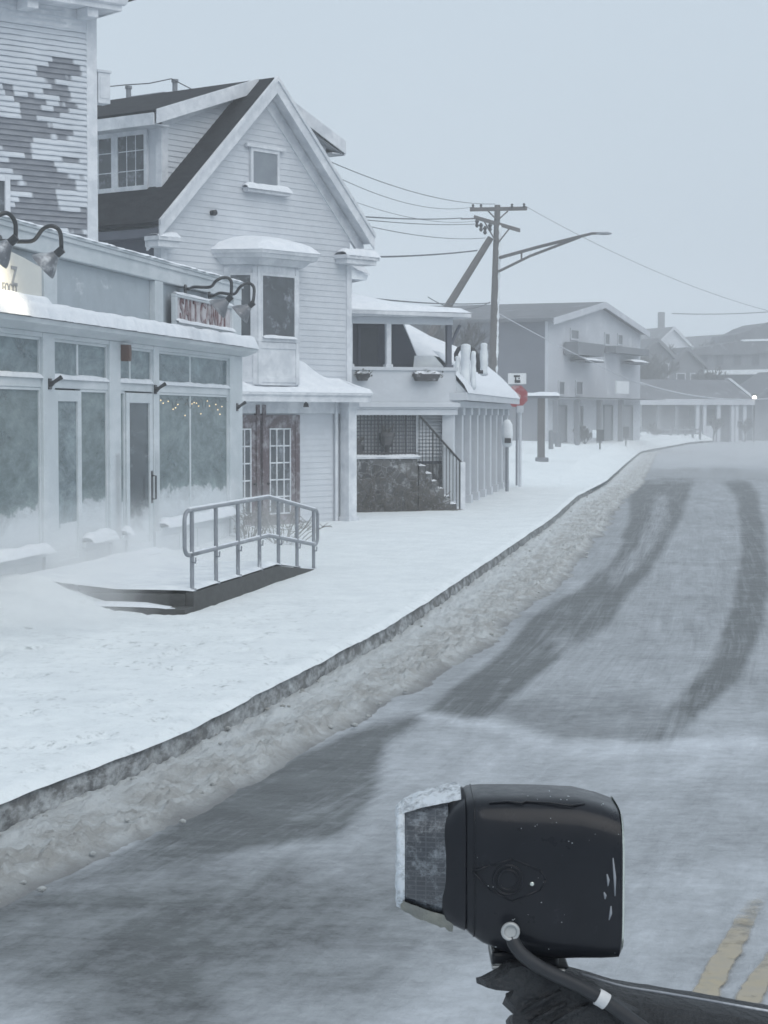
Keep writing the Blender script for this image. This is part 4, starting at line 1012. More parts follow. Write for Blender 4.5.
path += [(u, zt(u)) for u in np.linspace(ua + .1, ukink - .05, 14)] + [(ukink, zt(ukink) - .002)] + [(u, zt(u)) for u in np.linspace(ukink + .1, ub - .05, 8)]
path += arc_end(ub, 1, zt(ub), zm(ub)) + [(u, zm(u)) for u in np.linspace(ub - .1, ukink, 8)] + [(u, zm(u)) for u in np.linspace(ukink - .1, ua, 14)]
obj('rail', MB().tube([R.P(u, nr, z) for u, z in path], .024, 10), m_steel, rl, smooth=True)
for i, u in enumerate(pus):
    f = MB(); f.tube([R.P(u, nr, ztop(u) - .05), R.P(u, nr, zt(u))], .025, 10)
    po = obj('post', f, m_steel, rl, smooth='auto')
    f = MB(); z = zm(u); f.tube([R.P(u, nr, z - .09), R.P(u - .05, nr + .055, z - .09), R.P(u - .055, nr + .06, z - .03)], .010, 6); obj('bracket', f, m_steel, po)
    f = MB().tube([R.P(u, nr, ztop(u) - .02), R.P(u, nr, ztop(u) + .02)], .05, 10); obj('base_plate', f, m_steel, po)
s_ = MB()
q_ = [R.P(u, nr, zt(u) + .022) for u in np.linspace(ua, ub, 40)]; s_.tube(q_, [.012 + .008 * float(fbm(i * .4, 2.2)) for i in range(40)], 6)
q_ = [R.P(u, nr, zm(u) + .022) for u in np.linspace(ua, ub, 40)]; s_.tube(q_, [.010 + .008 * float(fbm(i * .4, 7.2)) for i in range(40)], 6)
obj('snow_cap', s_, m_snowcap, rl, smooth=True)

def twigs(mb, c, n, h, spread, r, rnd, lean=(0, 0), forks=3):
    for i in range(n):
        a = rnd.uniform(0, 2 * PI); s0 = rnd.uniform(0, .25) * spread
        p = Vector((c[0] + math.cos(a) * s0, c[1] + math.sin(a) * s0, c[2]))
        tip = p + Vector((math.cos(a) * spread * rnd.uniform(.3, 1) + lean[0], math.sin(a) * spread * rnd.uniform(.3, 1) + lean[1], h * rnd.uniform(.5, 1)))
        mid = (p + tip) / 2 + Vector((rnd.uniform(-1, 1), rnd.uniform(-1, 1), rnd.uniform(0, .8))) * spread * .18
        mb.tube([p, mid, tip], [r, r * .8, r * .4], 5)
        for k in range(forks):
            t = rnd.uniform(.3, .95); b = mid.lerp(tip, t); e = b + Vector((rnd.uniform(-1, 1), rnd.uniform(-1, 1), rnd.uniform(-.2, .9))) * h * .22
            mb.tube([b, e], [r * .5, r * .3], 4)
rnd = random.Random(21)
for i, (px, py, sp, h, lab) in enumerate(((248, 548, .5, .85, 'frosted dead bush beside the maroon door post behind the hand rail'), (284, 545, .62, .75, 'wider frosted dead bush behind the far end of the hand rail'))):
    x, y = G(px, py, .22); q = MB(); twigs(q, (x, y, .15), 26, h, sp, .011, rnd, forks=5)
    t_ = thing('dead_bush', lab, 'bush', (x, y, .18), 'dead bushes by the maroon doors'); obj('twig', q, m_plant, t_)
    q = MB()
    for k in range(24):
        a = rnd.uniform(0, 2 * PI); d = rnd.uniform(0, sp * .7); ico(q, (x + math.cos(a) * d, y + math.sin(a) * d, .2 + rnd.uniform(0, h * .45)), rnd.uniform(.02, .055), 1, (1.4, 1, .5))
    obj('snow_cap', q, m_snowcap, t_)
# blown-over board half buried at the shop base + lower step at the frame edge
x0, x1 = G(0, 607, .2), G(30, 602, .2)
q = MB(); q.prism([(x0[0] - 1.5, x0[1] - .3, .12), (x1[0], x1[1], .16), (x1[0] - .1, x1[1] + .35, .16), (x0[0] - 1.6, x0[1] + .1, .12)], [(x0[0] - 1.5, x0[1] - .3, .27), (x1[0], x1[1], .27), (x1[0] - .1, x1[1] + .35, .27), (x0[0] - 1.6, x0[1] + .1, .27)])
tag(obj('door_step', q, m_ramp, origin=(x0[0], x0[1], .15), bev=.01), 'dark low step edge poking out of the drift at the left edge', 'step')

# ================================================================== PORCH HOUSE
ph = thing('porch_house', 'pale two storey house with open upper porch, rubble stone terrace and outdoor stair', 'house', B.P(1.3, -1, .1))
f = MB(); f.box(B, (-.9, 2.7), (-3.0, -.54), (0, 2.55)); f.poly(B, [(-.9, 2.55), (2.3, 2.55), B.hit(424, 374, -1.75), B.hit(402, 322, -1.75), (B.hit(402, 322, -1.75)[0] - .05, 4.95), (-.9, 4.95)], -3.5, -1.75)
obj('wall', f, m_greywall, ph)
f = MB()
clapboards(f, B, (1.35, 2.55), lambda z: (-.4, 2.69), -.50, .12, .018); obj('siding', f, m_white, ph)  # whiter paint stands in for light lost under the balcony
# louvre shutter beyond the railing
f = MB(); f.box(B, (1.72, 1.78), (-.46, -.40), (1.4, 2.55)); f.box(B, (2.42, 2.48), (-.46, -.40), (1.4, 2.55))
for k in range(13):
    z = 1.45 + k * .083; f.prism([B.P(1.78, -.45, z + .05), B.P(2.42, -.45, z + .05), B.P(2.42, -.40, z), B.P(1.78, -.40, z)], [B.P(1.78, -.45, z + .065), B.P(2.42, -.45, z + .065), B.P(2.42, -.40, z + .015), B.P(1.78, -.40, z + .015)])
obj('shutter', f, m_trim, ph)
# stone terrace
f = MB(); f.box(B, (-.6, 1.62), (-.53, 0.0), (0, 1.42)); f.box(B, (1.62, 2.68), (-.53, -.46), (0, 1.28))
obj('terrace_wall', f, m_stone, ph, bev=.02)
f = MB(); f.box(B, (-.6, 1.66), (-.5, .05), (1.42, 1.47)); obj('terrace_cap', f, m_trim, ph, bev=.01)
snow_cap(ph, B, (-.6, 1.66), (-.4, .06), 1.47, .05, .07, 71)
st = MB(); stn = []
for k in range(7):
    u0 = 1.66 + k * .155; z = 1.26 - k * .178
    st.box(B, (u0, u0 + .155), (-.45, -.02), (0.02, z))
obj('stair', st, m_stone, ph)
for k in range(7):
    u0 = 1.66 + k * .155; z = 1.26 - k * .178
    snow_cap(ph, B, (u0 - .01, u0 + .15), (-.44, .0), z, .045, .04, 80 + k)
# upper porch
f = MB(); f.box(B, (-.9, 2.62), (-1.75, .02), (2.56, 2.72)); f.box(B, (-.9, 2.66), (.02, .06), (2.60, 2.70)); f.box(B, (-.9, 2.58), (-.14, -.02), (2.72, 3.46)); f.box(B, (-.9, 2.62), (-.18, .02), (3.44, 3.52)); f.box(B, (2.50, 2.60), (-1.7, -.14), (2.72, 3.46)); f.box(B, (-.9, 2.62), (-.10, -.02), (2.42, 2.56))
obj('balcony', f, m_siding, ph, bev=.008)
for u in (-.02, .92, 2.42):
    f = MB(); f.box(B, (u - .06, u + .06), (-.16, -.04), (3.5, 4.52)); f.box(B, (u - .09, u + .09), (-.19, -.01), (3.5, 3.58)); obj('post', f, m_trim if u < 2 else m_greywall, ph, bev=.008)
f = MB(); f.box(B, (-.9, 2.50), (-.16, -.02), (4.50, 4.66)); obj('beam', f, m_siding, ph, bev=.008)
f = MB(); f.prism([B.P(2.44, -.1, 4.05), B.P(2.50, -.1, 4.05), B.P(2.72, -.1, 4.5), B.P(2.66, -.1, 4.5)], [B.P(2.44, -.05, 4.05), B.P(2.50, -.05, 4.05), B.P(2.72, -.05, 4.5), B.P(2.66, -.05, 4.5)]); obj('bracket', f, m_greywall, ph)
# porch roof with snow
f = MB(); f.box(B, (-.95, 2.80), (-2.0, .22), (4.66, 4.74)); f.prism([B.P(-.95, .26, 4.72), B.P(2.84, .26, 4.66), B.P(2.84, -2.0, 4.66), B.P(-.95, -2.0, 4.72)], [B.P(-.95, .26, 4.84), B.P(2.84, .26, 4.75), B.P(2.6, -2.0, 4.75), B.P(-.95, -2.0, 4.84)]); obj('porch_roof', f, m_trim, ph, bev=.008)
Pn = np.zeros((14, 50, 3))
for j in range(50):
    u = -.95 + 3.82 * j / 49
    for r_ in range(14):
        s_ = r_ / 13; edge_ = min(1, (2.9 - u) / .25)
        z = 4.80 - .03 * j / 49 + (0 if r_ == 0 else (.09 + .42 * s_ ** .8 * min(1, (2.9 - u) / 2.2)) * edge_ + .03 * float(fbm(u * 2, s_ * 4, 3)))
        Pn[r_, j] = B.P(u, .27 - 2.2 * s_, z)
obj('snow_cap', MB().grid(Pn), m_snowcap, ph, smooth=True)
# upper main block roof end seen above the porch roof
f = MB(); f.box(B, (-.9, .7), (-4.5, -1.9), (4.96, 5.75)); obj('upper_wall', f, m_siding, ph)
f = MB(); f.poly(B, [(-.9, 5.72), (.98, 5.60), (1.02, 5.72), (.75, 6.02), (-.9, 7.0)], -4.7, -1.65); obj('roof', f, m_polesnow, ph)
f = MB(); f.prism([B.P(1.03, -1.6, 5.72), B.P(.76, -1.6, 6.05), B.P(-.9, -1.6, 7.03), B.P(-.9, -1.6, 6.85), B.P(.7, -1.6, 5.84)], [B.P(1.03, -1.55, 5.72), B.P(.76, -1.55, 6.05), B.P(-.9, -1.55, 7.03), B.P(-.9, -1.55, 6.85), B.P(.7, -1.55, 5.84)]); obj('rake_board', f, m_trim, ph)
# dark porch windows on the back wall
framed_window(B, (-.5, .62), (3.35, 4.55), -1.74, ph, m_greywall, m_far_glass, fw=.07, depth=.04)
framed_window(B, (.78, 1.35), (3.35, 4.55), -1.74, ph, m_greywall, m_far_glass, fw=.07, depth=.04)
# snowy pitched roof seen through the porch: side dormer roof of the porch house
f = MB(); f.prism([B.P(1.25, -1.72, 4.5), B.P(2.75, -1.72, 3.5), B.P(1.75, -1.72, 3.4)], [B.P(1.25, -1.66, 4.52), B.P(2.75, -1.66, 3.5), B.P(1.75, -1.66, 3.4)])
f = MB()
P4 = [B.P(*(lambda h: (h[0], n_, h[1]))(B.hit(px, py, n_))) for px, py, n_ in ((403, 321, -3.4), (425, 376, -1.75), (470, 376, -1.75), (470, 352, -2.6), (430, 336, -3.0))]
f = MB(); f.prism(P4, [(p[0], p[1] + .12, p[2] - .05) for p in P4]); obj('side_roof', f, m_snowcap, ph)
# iron railing on the terrace
ir = thing('terrace_railing', 'black iron baluster railing on the stone terrace with sloping stair rail', 'railing', B.P(.8, -.06, 1.47))
f = MB(); f.tube([B.P(-.1, -.08, 2.44), B.P(1.66, -.08, 2.44), B.P(2.74, -.08, 1.32)], .026, 8); f.tube([B.P(-.1, -.08, 1.55), B.P(1.66, -.08, 1.55)], .015, 6)
obj('top_rail', f, m_iron, ir)
k = 0; u = -.02
while u < 2.70:
    zb = 1.48 if u < 1.66 else 1.30 - (u - 1.66) * 1.14; zt_ = 2.44 if u < 1.66 else 2.44 - (u - 1.66) * 1.037
    if zt_ - zb > .05: obj('baluster', MB().tube([B.P(u, -.08, zb), B.P(u, -.08, zt_)], .009 if k % 8 else .02, 5), m_iron, ir)
    u += .085; k += 1
for z in np.arange(1.7, 2.35, .13): pass
f = MB(); f.box(B, (2.70, 2.82), (-.14, -.02), (.1, 1.33)); f.box(B, (2.67, 2.85), (-.17, .01), (.1, .24)); obj('newel', f, m_trim, ir, bev=.01)
# lattice behind
f = MB()
for k in range(24): f.box(B, (-.35 + k * .088, -.33 + k * .088), (-.42, -.41), (1.48, 2.5))
for k in range(12): f.box(B, (-.35, 1.72), (-.408, -.40), (1.52 + k * .085, 1.54 + k * .085))
tag(obj('lattice_screen', f, m_greywall, origin=B.P(.6, -.41, 1.47)), 'thin grey lattice screen behind the black terrace railing', 'lattice')
# pots
def pot(c, r, h, lab, n, hh, seed, urn=False):
    t_ = thing('plant_pot', lab, 'plant pot', c, None)
    pr = [(0, .6), (.15, .75), (.85, 1.0), (.87, 1.1), (1, 1.1), (1, .9), (.9, .85)] if not urn else [(0, .55), (.08, .55), (.14, .25), (.3, .3), (.45, .85), (.8, 1.0), (.82, 1.12), (1, 1.12), (1, .95), (.92, .9)]
    rg = [[(c[0] + math.cos(a) * r * k_, c[1] + math.sin(a) * r * k_, c[2] + d * h) for a in [2 * PI * i / 16 for i in range(16)]] for d, k_ in pr]
    obj('pot', MB().rings(rg), m_pot, t_, smooth='auto')
    q = MB(); twigs(q, (c[0], c[1], c[2] + h * .9), n, hh, r * 1.1, .012, random.Random(seed), forks=3); obj('plant', q, m_plant, t_)
pot(B.P(.2, -.22, 1.50), .17, .25, 'low dark planter of spiky stems at the left end of the stone terrace', 14, .22, 5)
pot(B.P(.93, -.22, 1.50), .17, .52, 'taller dark urn with dead stems on the middle of the stone terrace', 10, .26, 6, True)
# hanging flower boxes
for i, (u, wdt, z, lab) in enumerate(((.22, .30, 3.36, 'frosted trailing plant box at the left of the upper porch parapet'), (1.78, .62, 3.36, 'frosted trailing plant box at the right of the upper porch parapet'))):
    t_ = thing('flower_box', lab, 'flower box', B.P(u, .1, z - .15), 'flower boxes on the porch parapet')
    q = MB(); 
    q.prism([B.P(u - wdt / 2 + .06, .02, z - .16), B.P(u + wdt / 2 - .06, .02, z - .16), B.P(u + wdt / 2 - .06, .18, z - .16), B.P(u - wdt / 2 + .06, .18, z - .16)], [B.P(u - wdt / 2, .02, z), B.P(u + wdt / 2, .02, z), B.P(u + wdt / 2, .24, z), B.P(u - wdt / 2, .24, z)]); obj('box', q, m_pot, t_)
    q = MB(); rd2 = random.Random(31 + i)
    for k in range(70):
        uu = u + rd2.uniform(-.6, .6) * wdt; nn = rd2.uniform(.04, .3); zz_ = z + rd2.uniform(-.18, .12) * (1 - abs(uu - u) / wdt); c = Vector(B.P(uu, nn, zz_)); a = rd2.uniform(0, 2 * PI); d = Vector((math.cos(a), math.sin(a), rd2.uniform(-.6, .5))) * .05; s2 = d.cross(Vector((0, 0, 1))).normalized() * .025
        q.add([tuple(c - d), tuple(c + s2), tuple(c + d), tuple(c - s2)], [(0, 1, 2, 3)])
    obj('leaves', q, m_leaf, t_, fix=False)
    snow_cap(t_, B, (u - wdt / 2, u + wdt / 2), (.03, .2), z + .01, .06, .04, 90 + i)
# vines over the stone wall
q = MB(); rd2 = random.Random(77)
for k in range(130):
    u = rd2.uniform(-.4, 2.6); z0 = .15; top = (1.35 if u < 1.6 else 1.2 - (u - 1.6) * 1.0) * rd2.uniform(.3, 1)
    p = [B.P(u + rd2.uniform(-.08, .08) * j, .04 + rd2.uniform(0, .05), z0 + (top - z0) * j / 4) for j in range(5)]
    q.tube(p, .008, 4)
tag(obj('dead_creeper', q, m_plant, origin=B.P(1, .05, .15)), 'mass of dead creeper stems over the rubble stone terrace wall', 'creeper', kind='stuff')

# ================================================================== ARCADE WING
D = Frame(D.P(0, -.22, 0)[:2], 8.2)
aw = thing('arcade_shop', 'low pale shop wing with a row of pilasters and a steep snow covered roof', 'shop', D.P(7, -2, .1))
DL = 15.5
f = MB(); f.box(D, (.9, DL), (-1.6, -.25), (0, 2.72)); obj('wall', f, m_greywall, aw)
npil = 9
for k in range(npil):
    u = .02 + k * (DL - .3) / (npil - 1)
    f = MB(); f.box(D, (u, u + .34), (-.25, .02), (0, 2.6)); f.box(D, (u - .04, u + .38), (-.25, .06), (.1, .42)); f.box(D, (u - .04, u + .38), (-.25, .06), (2.42, 2.6)); obj('pilaster', f, m_siding, aw, bev=.01)
for k in range(npil - 1):
    u = .36 + k * (DL - .3) / (npil - 1); framed_window(D, (u + .12, u + 1.45), (.75, 2.45), -.24, aw, m_siding, m_far_glass, fw=.08, depth=.08)
f = MB(); f.box(D, (-.02, DL + .1), (-.25, .10), (2.60, 2.76)); f.box(D, (-.05, DL + .35), (-.2, .30), (2.78, 2.84)); f.box(D, (-.1, DL + .4), (.30, .35), (2.76, 2.94)); f.box(D, (-.1, -.05), (-.6, .30), (2.76, 2.94))

obj('eave', f, m_siding, aw, bev=.01)
f = MB(); f.prism([D.P(.02, .35, 2.92), D.P(DL + .4, .35, 2.92), D.P(DL + .4, -1.6, 2.92), D.P(.02, -1.0, 2.92)], [D.P(.05, -.45, 3.80), D.P(DL - 1.5, -.45, 3.80), D.P(DL - 1.5, -1.2, 3.80), D.P(.05, -.9, 3.80)])
obj('roof', f, m_polesnow, aw)
Pn = np.zeros((10, 60, 3))
for j in range(60):
    t = j / 59
    for r_ in range(10):
        s_ = r_ / 9; ua_ = -.08 + .1 * s_; ub_ = DL + .4 - 2.0 * s_; u = ua_ + (ub_ - ua_) * t
        Pn[r_, j] = D.P(u, 0.37 - .86 * s_, 2.93 + .93 * s_ + (0 if r_ == 0 else .05 + .04 * float(fbm(u * 1.3, s_ * 3 + 9, 3))) + (0.03 * math.sin(s_ * PI)))
obj('snow_cap', MB().grid(Pn), m_snowcap, aw, smooth=True)
rp4 = D.P(DL + .2, .38, 2.7); f = MB().tube([rp4, (rp4[0], rp4[1], .2)], .05, 8); f.box(D, (DL + .1, DL + .3), (.28, .48), (2.5, 2.72)); obj('downspout', f, m_siding, aw)
# snow plastered posts standing over the roof corner and a dark arched bracket
for i, (px, py0, py1, r, lab) in enumerate(((465.5, 346, 392, .105, 'stoutest snow plastered post over the arcade roof corner'), (473.5, 353, 390, .06, 'thin snow plastered post right of the stout one over the arcade'), (484, 345, 376, .085, 'snow plastered post nearest the utility pole over the arcade roof'), (457.5, 358, 386, .06, 'short snow plastered post beside the upper porch corner'))):
    Y = 48.0 + (1.2 if i == 2 else 0); a = AT(px, py0, Y); b = AT(px, py1, Y)
    t_ = thing('roof_post', lab, 'post', (a.x, Y, b.z), 'snow plastered posts over the arcade')
    q = MB(); q.tube([(a.x, Y, b.z), (a.x, Y, a.z - .04)], r * .7, 8); obj('shaft', q, m_trim, t_)
    rg = []; rdp = random.Random(i)
    for k in range(9):
        rr1 = r * (1 + rdp.uniform(-.12, .16)); rg.append([(a.x + math.cos(x) * rr1 + rdp.uniform(-.01, .01), Y + math.sin(x) * rr1, b.z + .02 + (a.z - b.z) * k / 8) for x in [2 * PI * j / 10 for j in range(10)]])
    rg.append([(a.x + math.cos(x) * r * .5, Y + math.sin(x) * r * .5, a.z + .05) for x in [2 * PI * j / 10 for j in range(10)]])
    obj('snow_cap', MB().rings(rg), m_polesnow, t_, smooth=True)
arp = [AT(px, py, 48.4) for px, py in ((456.5, 361), (456, 354), (458.5, 349), (463, 347), (468.5, 347.5), (473.5, 350), (477, 355), (478, 362), (478, 372))]
q = MB().tube(arp, .055, 8); q.tube([arp[-1], arp[-1] + Vector((.12, 0, 0))], .05, 6)
tag(obj('arched_bracket', q, m_iron, origin=arp[-1], smooth=True), 'dark arched iron bracket behind the snow plastered roof posts', 'bracket')

# ================================================================== SIGNS AND POSTS NEAR THE CORNER
sx, sy = 4.18, 63.0
t_ = thing('street_sign', 'red octagonal sign half hidden by snow under a small white plate on a thin pole', 'sign', (sx, sy, .15))
obj('pole', MB().tube([(sx, sy, .1), (sx, sy, 3.75)], .035, 8), m_steel, t_)
FS = Frame((sx, sy - .05), 84)
octp = lambda r: [(.0 + r * math.cos(PI / 8 + k * PI / 4), 3.02 + r * math.sin(PI / 8 + k * PI / 4)) for k in range(8)]
obj('octagon_plate', MB().poly(FS, octp(.36), 0, .02), m_red, t_)
q = MB().box(FS, (-.29, .29), (0, .02), (3.40, 3.74)); wp = obj('white_plate', q, m_white, t_)
q = MB(); q.box(FS, (-.11, .09), (.022, .028), (3.62, 3.68)); q.box(FS, (-.08, .1), (.022, .028), (3.44, 3.53)); q.box(FS, (-.07, -.03), (.022, .028), (3.53, 3.62)); q.box(FS, (.04, .08), (.022, .028), (3.56, 3.60)); obj('black_marks', q, m_blackp, wp)
m_tan = snow_mat('snow stuck on red paint', (0.58, 0.46, 0.46), (0.42, 0.30, 0.30), 7)
rdp = random.Random(5); pp_ = [(-.12 + .22 * (1 + rdp.uniform(-.25, .25)) * math.cos(a) * 1.0, 2.98 + .13 * (1 + rdp.uniform(-.3, .3)) * math.sin(a)) for a in [2 * PI * k / 14 for k in range(14)]]
obj('snow_patch', MB().poly(FS, pp_, .021, .035), m_tan, t_)
# meter-like box on a post just at the arcade end
mx, my = G(507, 492, .2)
t_ = thing('parking_meter', 'snow plastered meter head on a post at the far end of the arcade', 'parking meter', (mx, my, .15))
obj('post', MB().tube([(mx, my, .1), (mx, my, 1.6)], .05, 8), m_steel, t_)
rg = [[(mx + math.cos(a) * r_, my + math.sin(a) * r_ * .7, z) for a in [2 * PI * k / 14 for k in range(14)]] for z, r_ in ((1.5, .06), (1.55, .14), (1.9, .17), (2.15, .15), (2.28, .08), (2.3, .02))]
obj('head', MB().rings(rg), m_polesnow, t_, smooth=True); obj('display', MB().box(WORLD, (mx - .08, mx + .1), (-my + .11, -my + .15), (1.62, 1.76)), m_iron, t_)
# wooden post with snow capped board
bx, by = G(541, 470, .25)
t_ = thing('notice_post', 'weathered wooden post carrying a wide snow capped top board in the snow field', 'post', (bx, by, .2))
obj('post', MB().box(WORLD, (bx - .14, bx + .14), (-by - .14, -by + .14), (.1, 3.1)), m_pole, t_, bev=.01)
obj('board', MB().box(WORLD, (bx - .6, bx + .7), (-by - .2, -by + .2), (3.1, 3.22)), m_far_mid, t_, bev=.01)
obj('snow_cap', snow_strip(MB(), WORLD, (bx - .62, bx + .72), (-by - .24, -by + .24), 3.22, .13, .1, 5, .02), m_snowcap, t_, smooth=True)
obj('footing', MB().box(WORLD, (bx - .22, bx + .28), (-by - .2, -by + .25), (.1, .75)), m_far_mid, t_, bev=.03)
for i, (px, pyt, pyb, wd, lab) in enumerate(((551, 430, 455, .13, 'short grey bollard right of the snow capped notice post'), (558, 432, 452, .17, 'stubby grey bollard farther right of the notice post'), (577, 436, 452, .12, 'faint grey bollard standing alone toward the marker signs'))):
    Y = 105 + 4 * i; a = AT(px, pyt, Y); t_ = MB().tube([(a.x, Y, .2), (a.x, Y, a.z - .08), (a.x, Y, a.z)], [wd, wd, wd * .6], 10)
    tag(obj('bollard', t_, m_far_mid, origin=(a.x, Y, .2)), lab, 'bollard', 'bollards in the snow field')
for i, (px, pyt, pys, pyb, Y, lab) in enumerate(((600, 430, 441, 457, 108, 'small dark marker sign on a thin stake, left of the pair by the bend'), (626, 427, 438, 449, 126, 'small dark marker sign on a thin stake, right of the pair by the bend'))):
    a = AT(px, pyt, Y); b = AT(px, pys, Y); g_ = AT(px, pyb, Y)
    t_ = thing('marker_sign', lab, 'marker sign', (a.x, Y, .3), 'marker signs by the bend')
    obj('stake', MB().tube([(a.x, Y, 0.1), (a.x, Y, a.z)], .045, 6), m_iron, t_)
    obj('plate', MB().box(WORLD, (a.x - .2, a.x + .2), (-Y + .05, -Y + .1), (b.z, a.z + .02)), m_iron, t_, bev=.01)
    if i == 0: obj('snow_patch', MB().box(WORLD, (a.x - .42, a.x - .2), (-Y + .03, -Y + .12), (b.z + .15, a.z)), m_polesnow, t_, bev=.03)

# ================================================================== UTILITY POLE AND WIRES
YP = 80.0
pt = AT(497.5, 205, YP); pb = AT(491.5, 420, YP)
pole = thing('utility_pole', 'dark wooden utility pole with two crossarms and snow plastered down its right side', 'utility pole', (pb.x, YP, .1))
def pxp(y): return AT(np.interp(y, [205, 420], [497.5, 491.3]), y, YP)
obj('shaft', MB().tube([(pb.x - .05, YP, .1), pb, pxp(300), pt], [.19, .18, .15, .115], 12), m_pole, pole, smooth='auto')
s_ = MB(); rdp = random.Random(8)
qq = [pxp(y) + Vector((.115, -.03, 0)) for y in np.linspace(225, 420, 50)]; s_.tube(qq, [.07 + rdp.uniform(-.02, .035) for _ in qq], 7); obj('snow_cap', s_, m_polesnow, pole, smooth=True)
def arm(p, q, name='crossarm'):
    a, b = AT(*p, YP - .2), AT(*q, YP + .1); d = (b - a).normalized(); up = Vector((0, 0, .075)); sd = d.cross(Vector((0, 0, 1))).normalized() * .055
    r = MB().prism([tuple(a + up + sd), tuple(a - up + sd), tuple(a - up - sd), tuple(a + up - sd)], [tuple(b + up + sd), tuple(b - up + sd), tuple(b - up - sd), tuple(b + up - sd)])
    o = obj(name, r, m_pole, pole, bev=.01); return o
c1 = arm((470, 209.5), (527, 208.5)); c2 = arm((474, 217), (520, 230.5))
for px, py in ((473, 206), (481, 206), (512, 205.5), (524, 205)):
    a = AT(px, py + 2.5, YP - .1); rg = [[(a.x + math.cos(t) * r_, a.y + math.sin(t) * r_, a.z + z) for t in [2 * PI * k / 8 for k in range(8)]] for z, r_ in ((0, .02), (.05, .06), (.09, .03), (.12, .06), (.17, .03))]
    obj('insulator', MB().rings(rg), m_iron, c1)
for px, py in ((477, 222), (481, 226), (485, 229), (490, 226)):
    a = AT(px, py, YP - .25); rg = [[(a.x + math.cos(t) * r_, a.y + math.sin(t) * r_, a.z + z) for t in [2 * PI * k / 8 for k in range(8)]] for z, r_ in ((-.22, .03), (-.15, .08), (-.05, .05), (.03, .09), (.12, .03))]
    obj('insulator', MB().rings(rg), m_iron, c2)
for a_, b_ in (((488, 211), (496, 219)), ((508, 211), (499, 219)), ((484, 221), (495, 240)), ((509, 229), (498, 243)), ((461, 219), (474, 218.5))):
    obj('brace', MB().tube([AT(*a_, YP - .22), AT(*b_, YP - .15)], .03, 6), m_pole, pole)
# street light arm
sa = [AT(498.5, 258, YP), AT(540, 246.5, YP - 2), AT(578, 237, YP - 4), AT(592, 233.5, YP - 4.6), AT(608, 233, YP - 5.2)]
t_ = thing('street_light', 'long twin tube street light arm reaching right from the utility pole', 'street light', sa[0])
q = MB().tube(sa, [.07, .065, .06, .05, .045], 8); q.tube([AT(497.5, 272, YP), AT(530, 256, YP - 1.6), AT(580, 237, YP - 4)], .055, 8); q.tube([AT(521.5, 252, YP - 1.1), AT(521.5, 261, YP - 1.2)], .035, 6); obj('arm', q, m_pole, t_)
h0 = sa[-1]; q = MB(); ico(q, (h0.x - .15, h0.y, h0.z - .02), .12, 2, (2.6, 1.2, .5)); obj('lamp_head', q, m_steel, t_, smooth=True)
# leaning brace pole
l0 = AT(490.5, 238, YP); l1 = AT(447, 308, YP - .6); d = l1 - l0; l2 = l0 + d * (l0.z - .1) / (l0.z - l1.z)
tag(obj('brace_pole', MB().tube([l2, l1, l0], [.17, .155, .13], 10), m_pole, origin=(l2.x, l2.y, .1), smooth='auto'), 'wooden brace pole leaning diagonally against the upright utility pole', 'brace pole')
def wire(a, b, sag, r, lab, grp='overhead wires', n=24, mat=None):
    a, b = Vector(a), Vector(b); pts = [a.lerp(b, i / n) + Vector((0, 0, -sag * 4 * (i / n) * (1 - i / n))) for i in range(n + 1)]
    tag(obj('overhead_wire', MB().tube(pts, r, 5), mat or m_wire, origin=a), lab, 'wire', grp)
wire(AT(495, 204, YP), AT(300, 148, 47), .35, .012, 'topmost overhead wire running left from the pole top')
wire(AT(473, 207, YP), AT(290, 152, 46), .5, .010, 'second overhead wire from the top, left crossarm end')
wire(AT(476, 221, YP), AT(290, 175, 46), .4, .008, 'faint overhead wire just under the two top ones')
wire(AT(462, 218, YP), AT(300, 211, 44), .1, .02, 'thick cable leaving the lower crossarm almost level')
wire(AT(476, 224, YP), AT(300, 212, 44.5), .12, .013, 'thin cable just below the thick level one')
wire(AT(485, 238, YP), AT(300, 208, 44), .25, .012, 'lowest thin wire of the bundle ending at the brace pole head')
wire(AT(477, 250.5, YP), AT(372, 257, 60), .05, .028, 'lone thick cable between the gable eave and the brace pole')
wire(AT(490, 303, YP), AT(352, 296, 47), .1, .02, 'level cable at mid pole over the porch roof')
wire(AT(490, 302, YP), AT(428, 297, 70), .35, .016, 'slack cable dipping over the porch roof')
wire(AT(525, 206, YP), AT(900, 330, 110), 1.2, .009, 'faint wire falling right from the top crossarm', )
wire(AT(496, 312, YP), AT(640, 384, 88), .1, .02, 'pale drooping line crossing the long grey house', mat=m_far_light)
wire(AT(612, 372, 150), AT(830, 388, 150), 1.4, .05, 'pale slack cable across the far porch roof', mat=m_far_light)
wire(AT(672, 313.5, 170), AT(800, 309, 170),   .2, .035, 'level far wire at the right edge above the roofs')

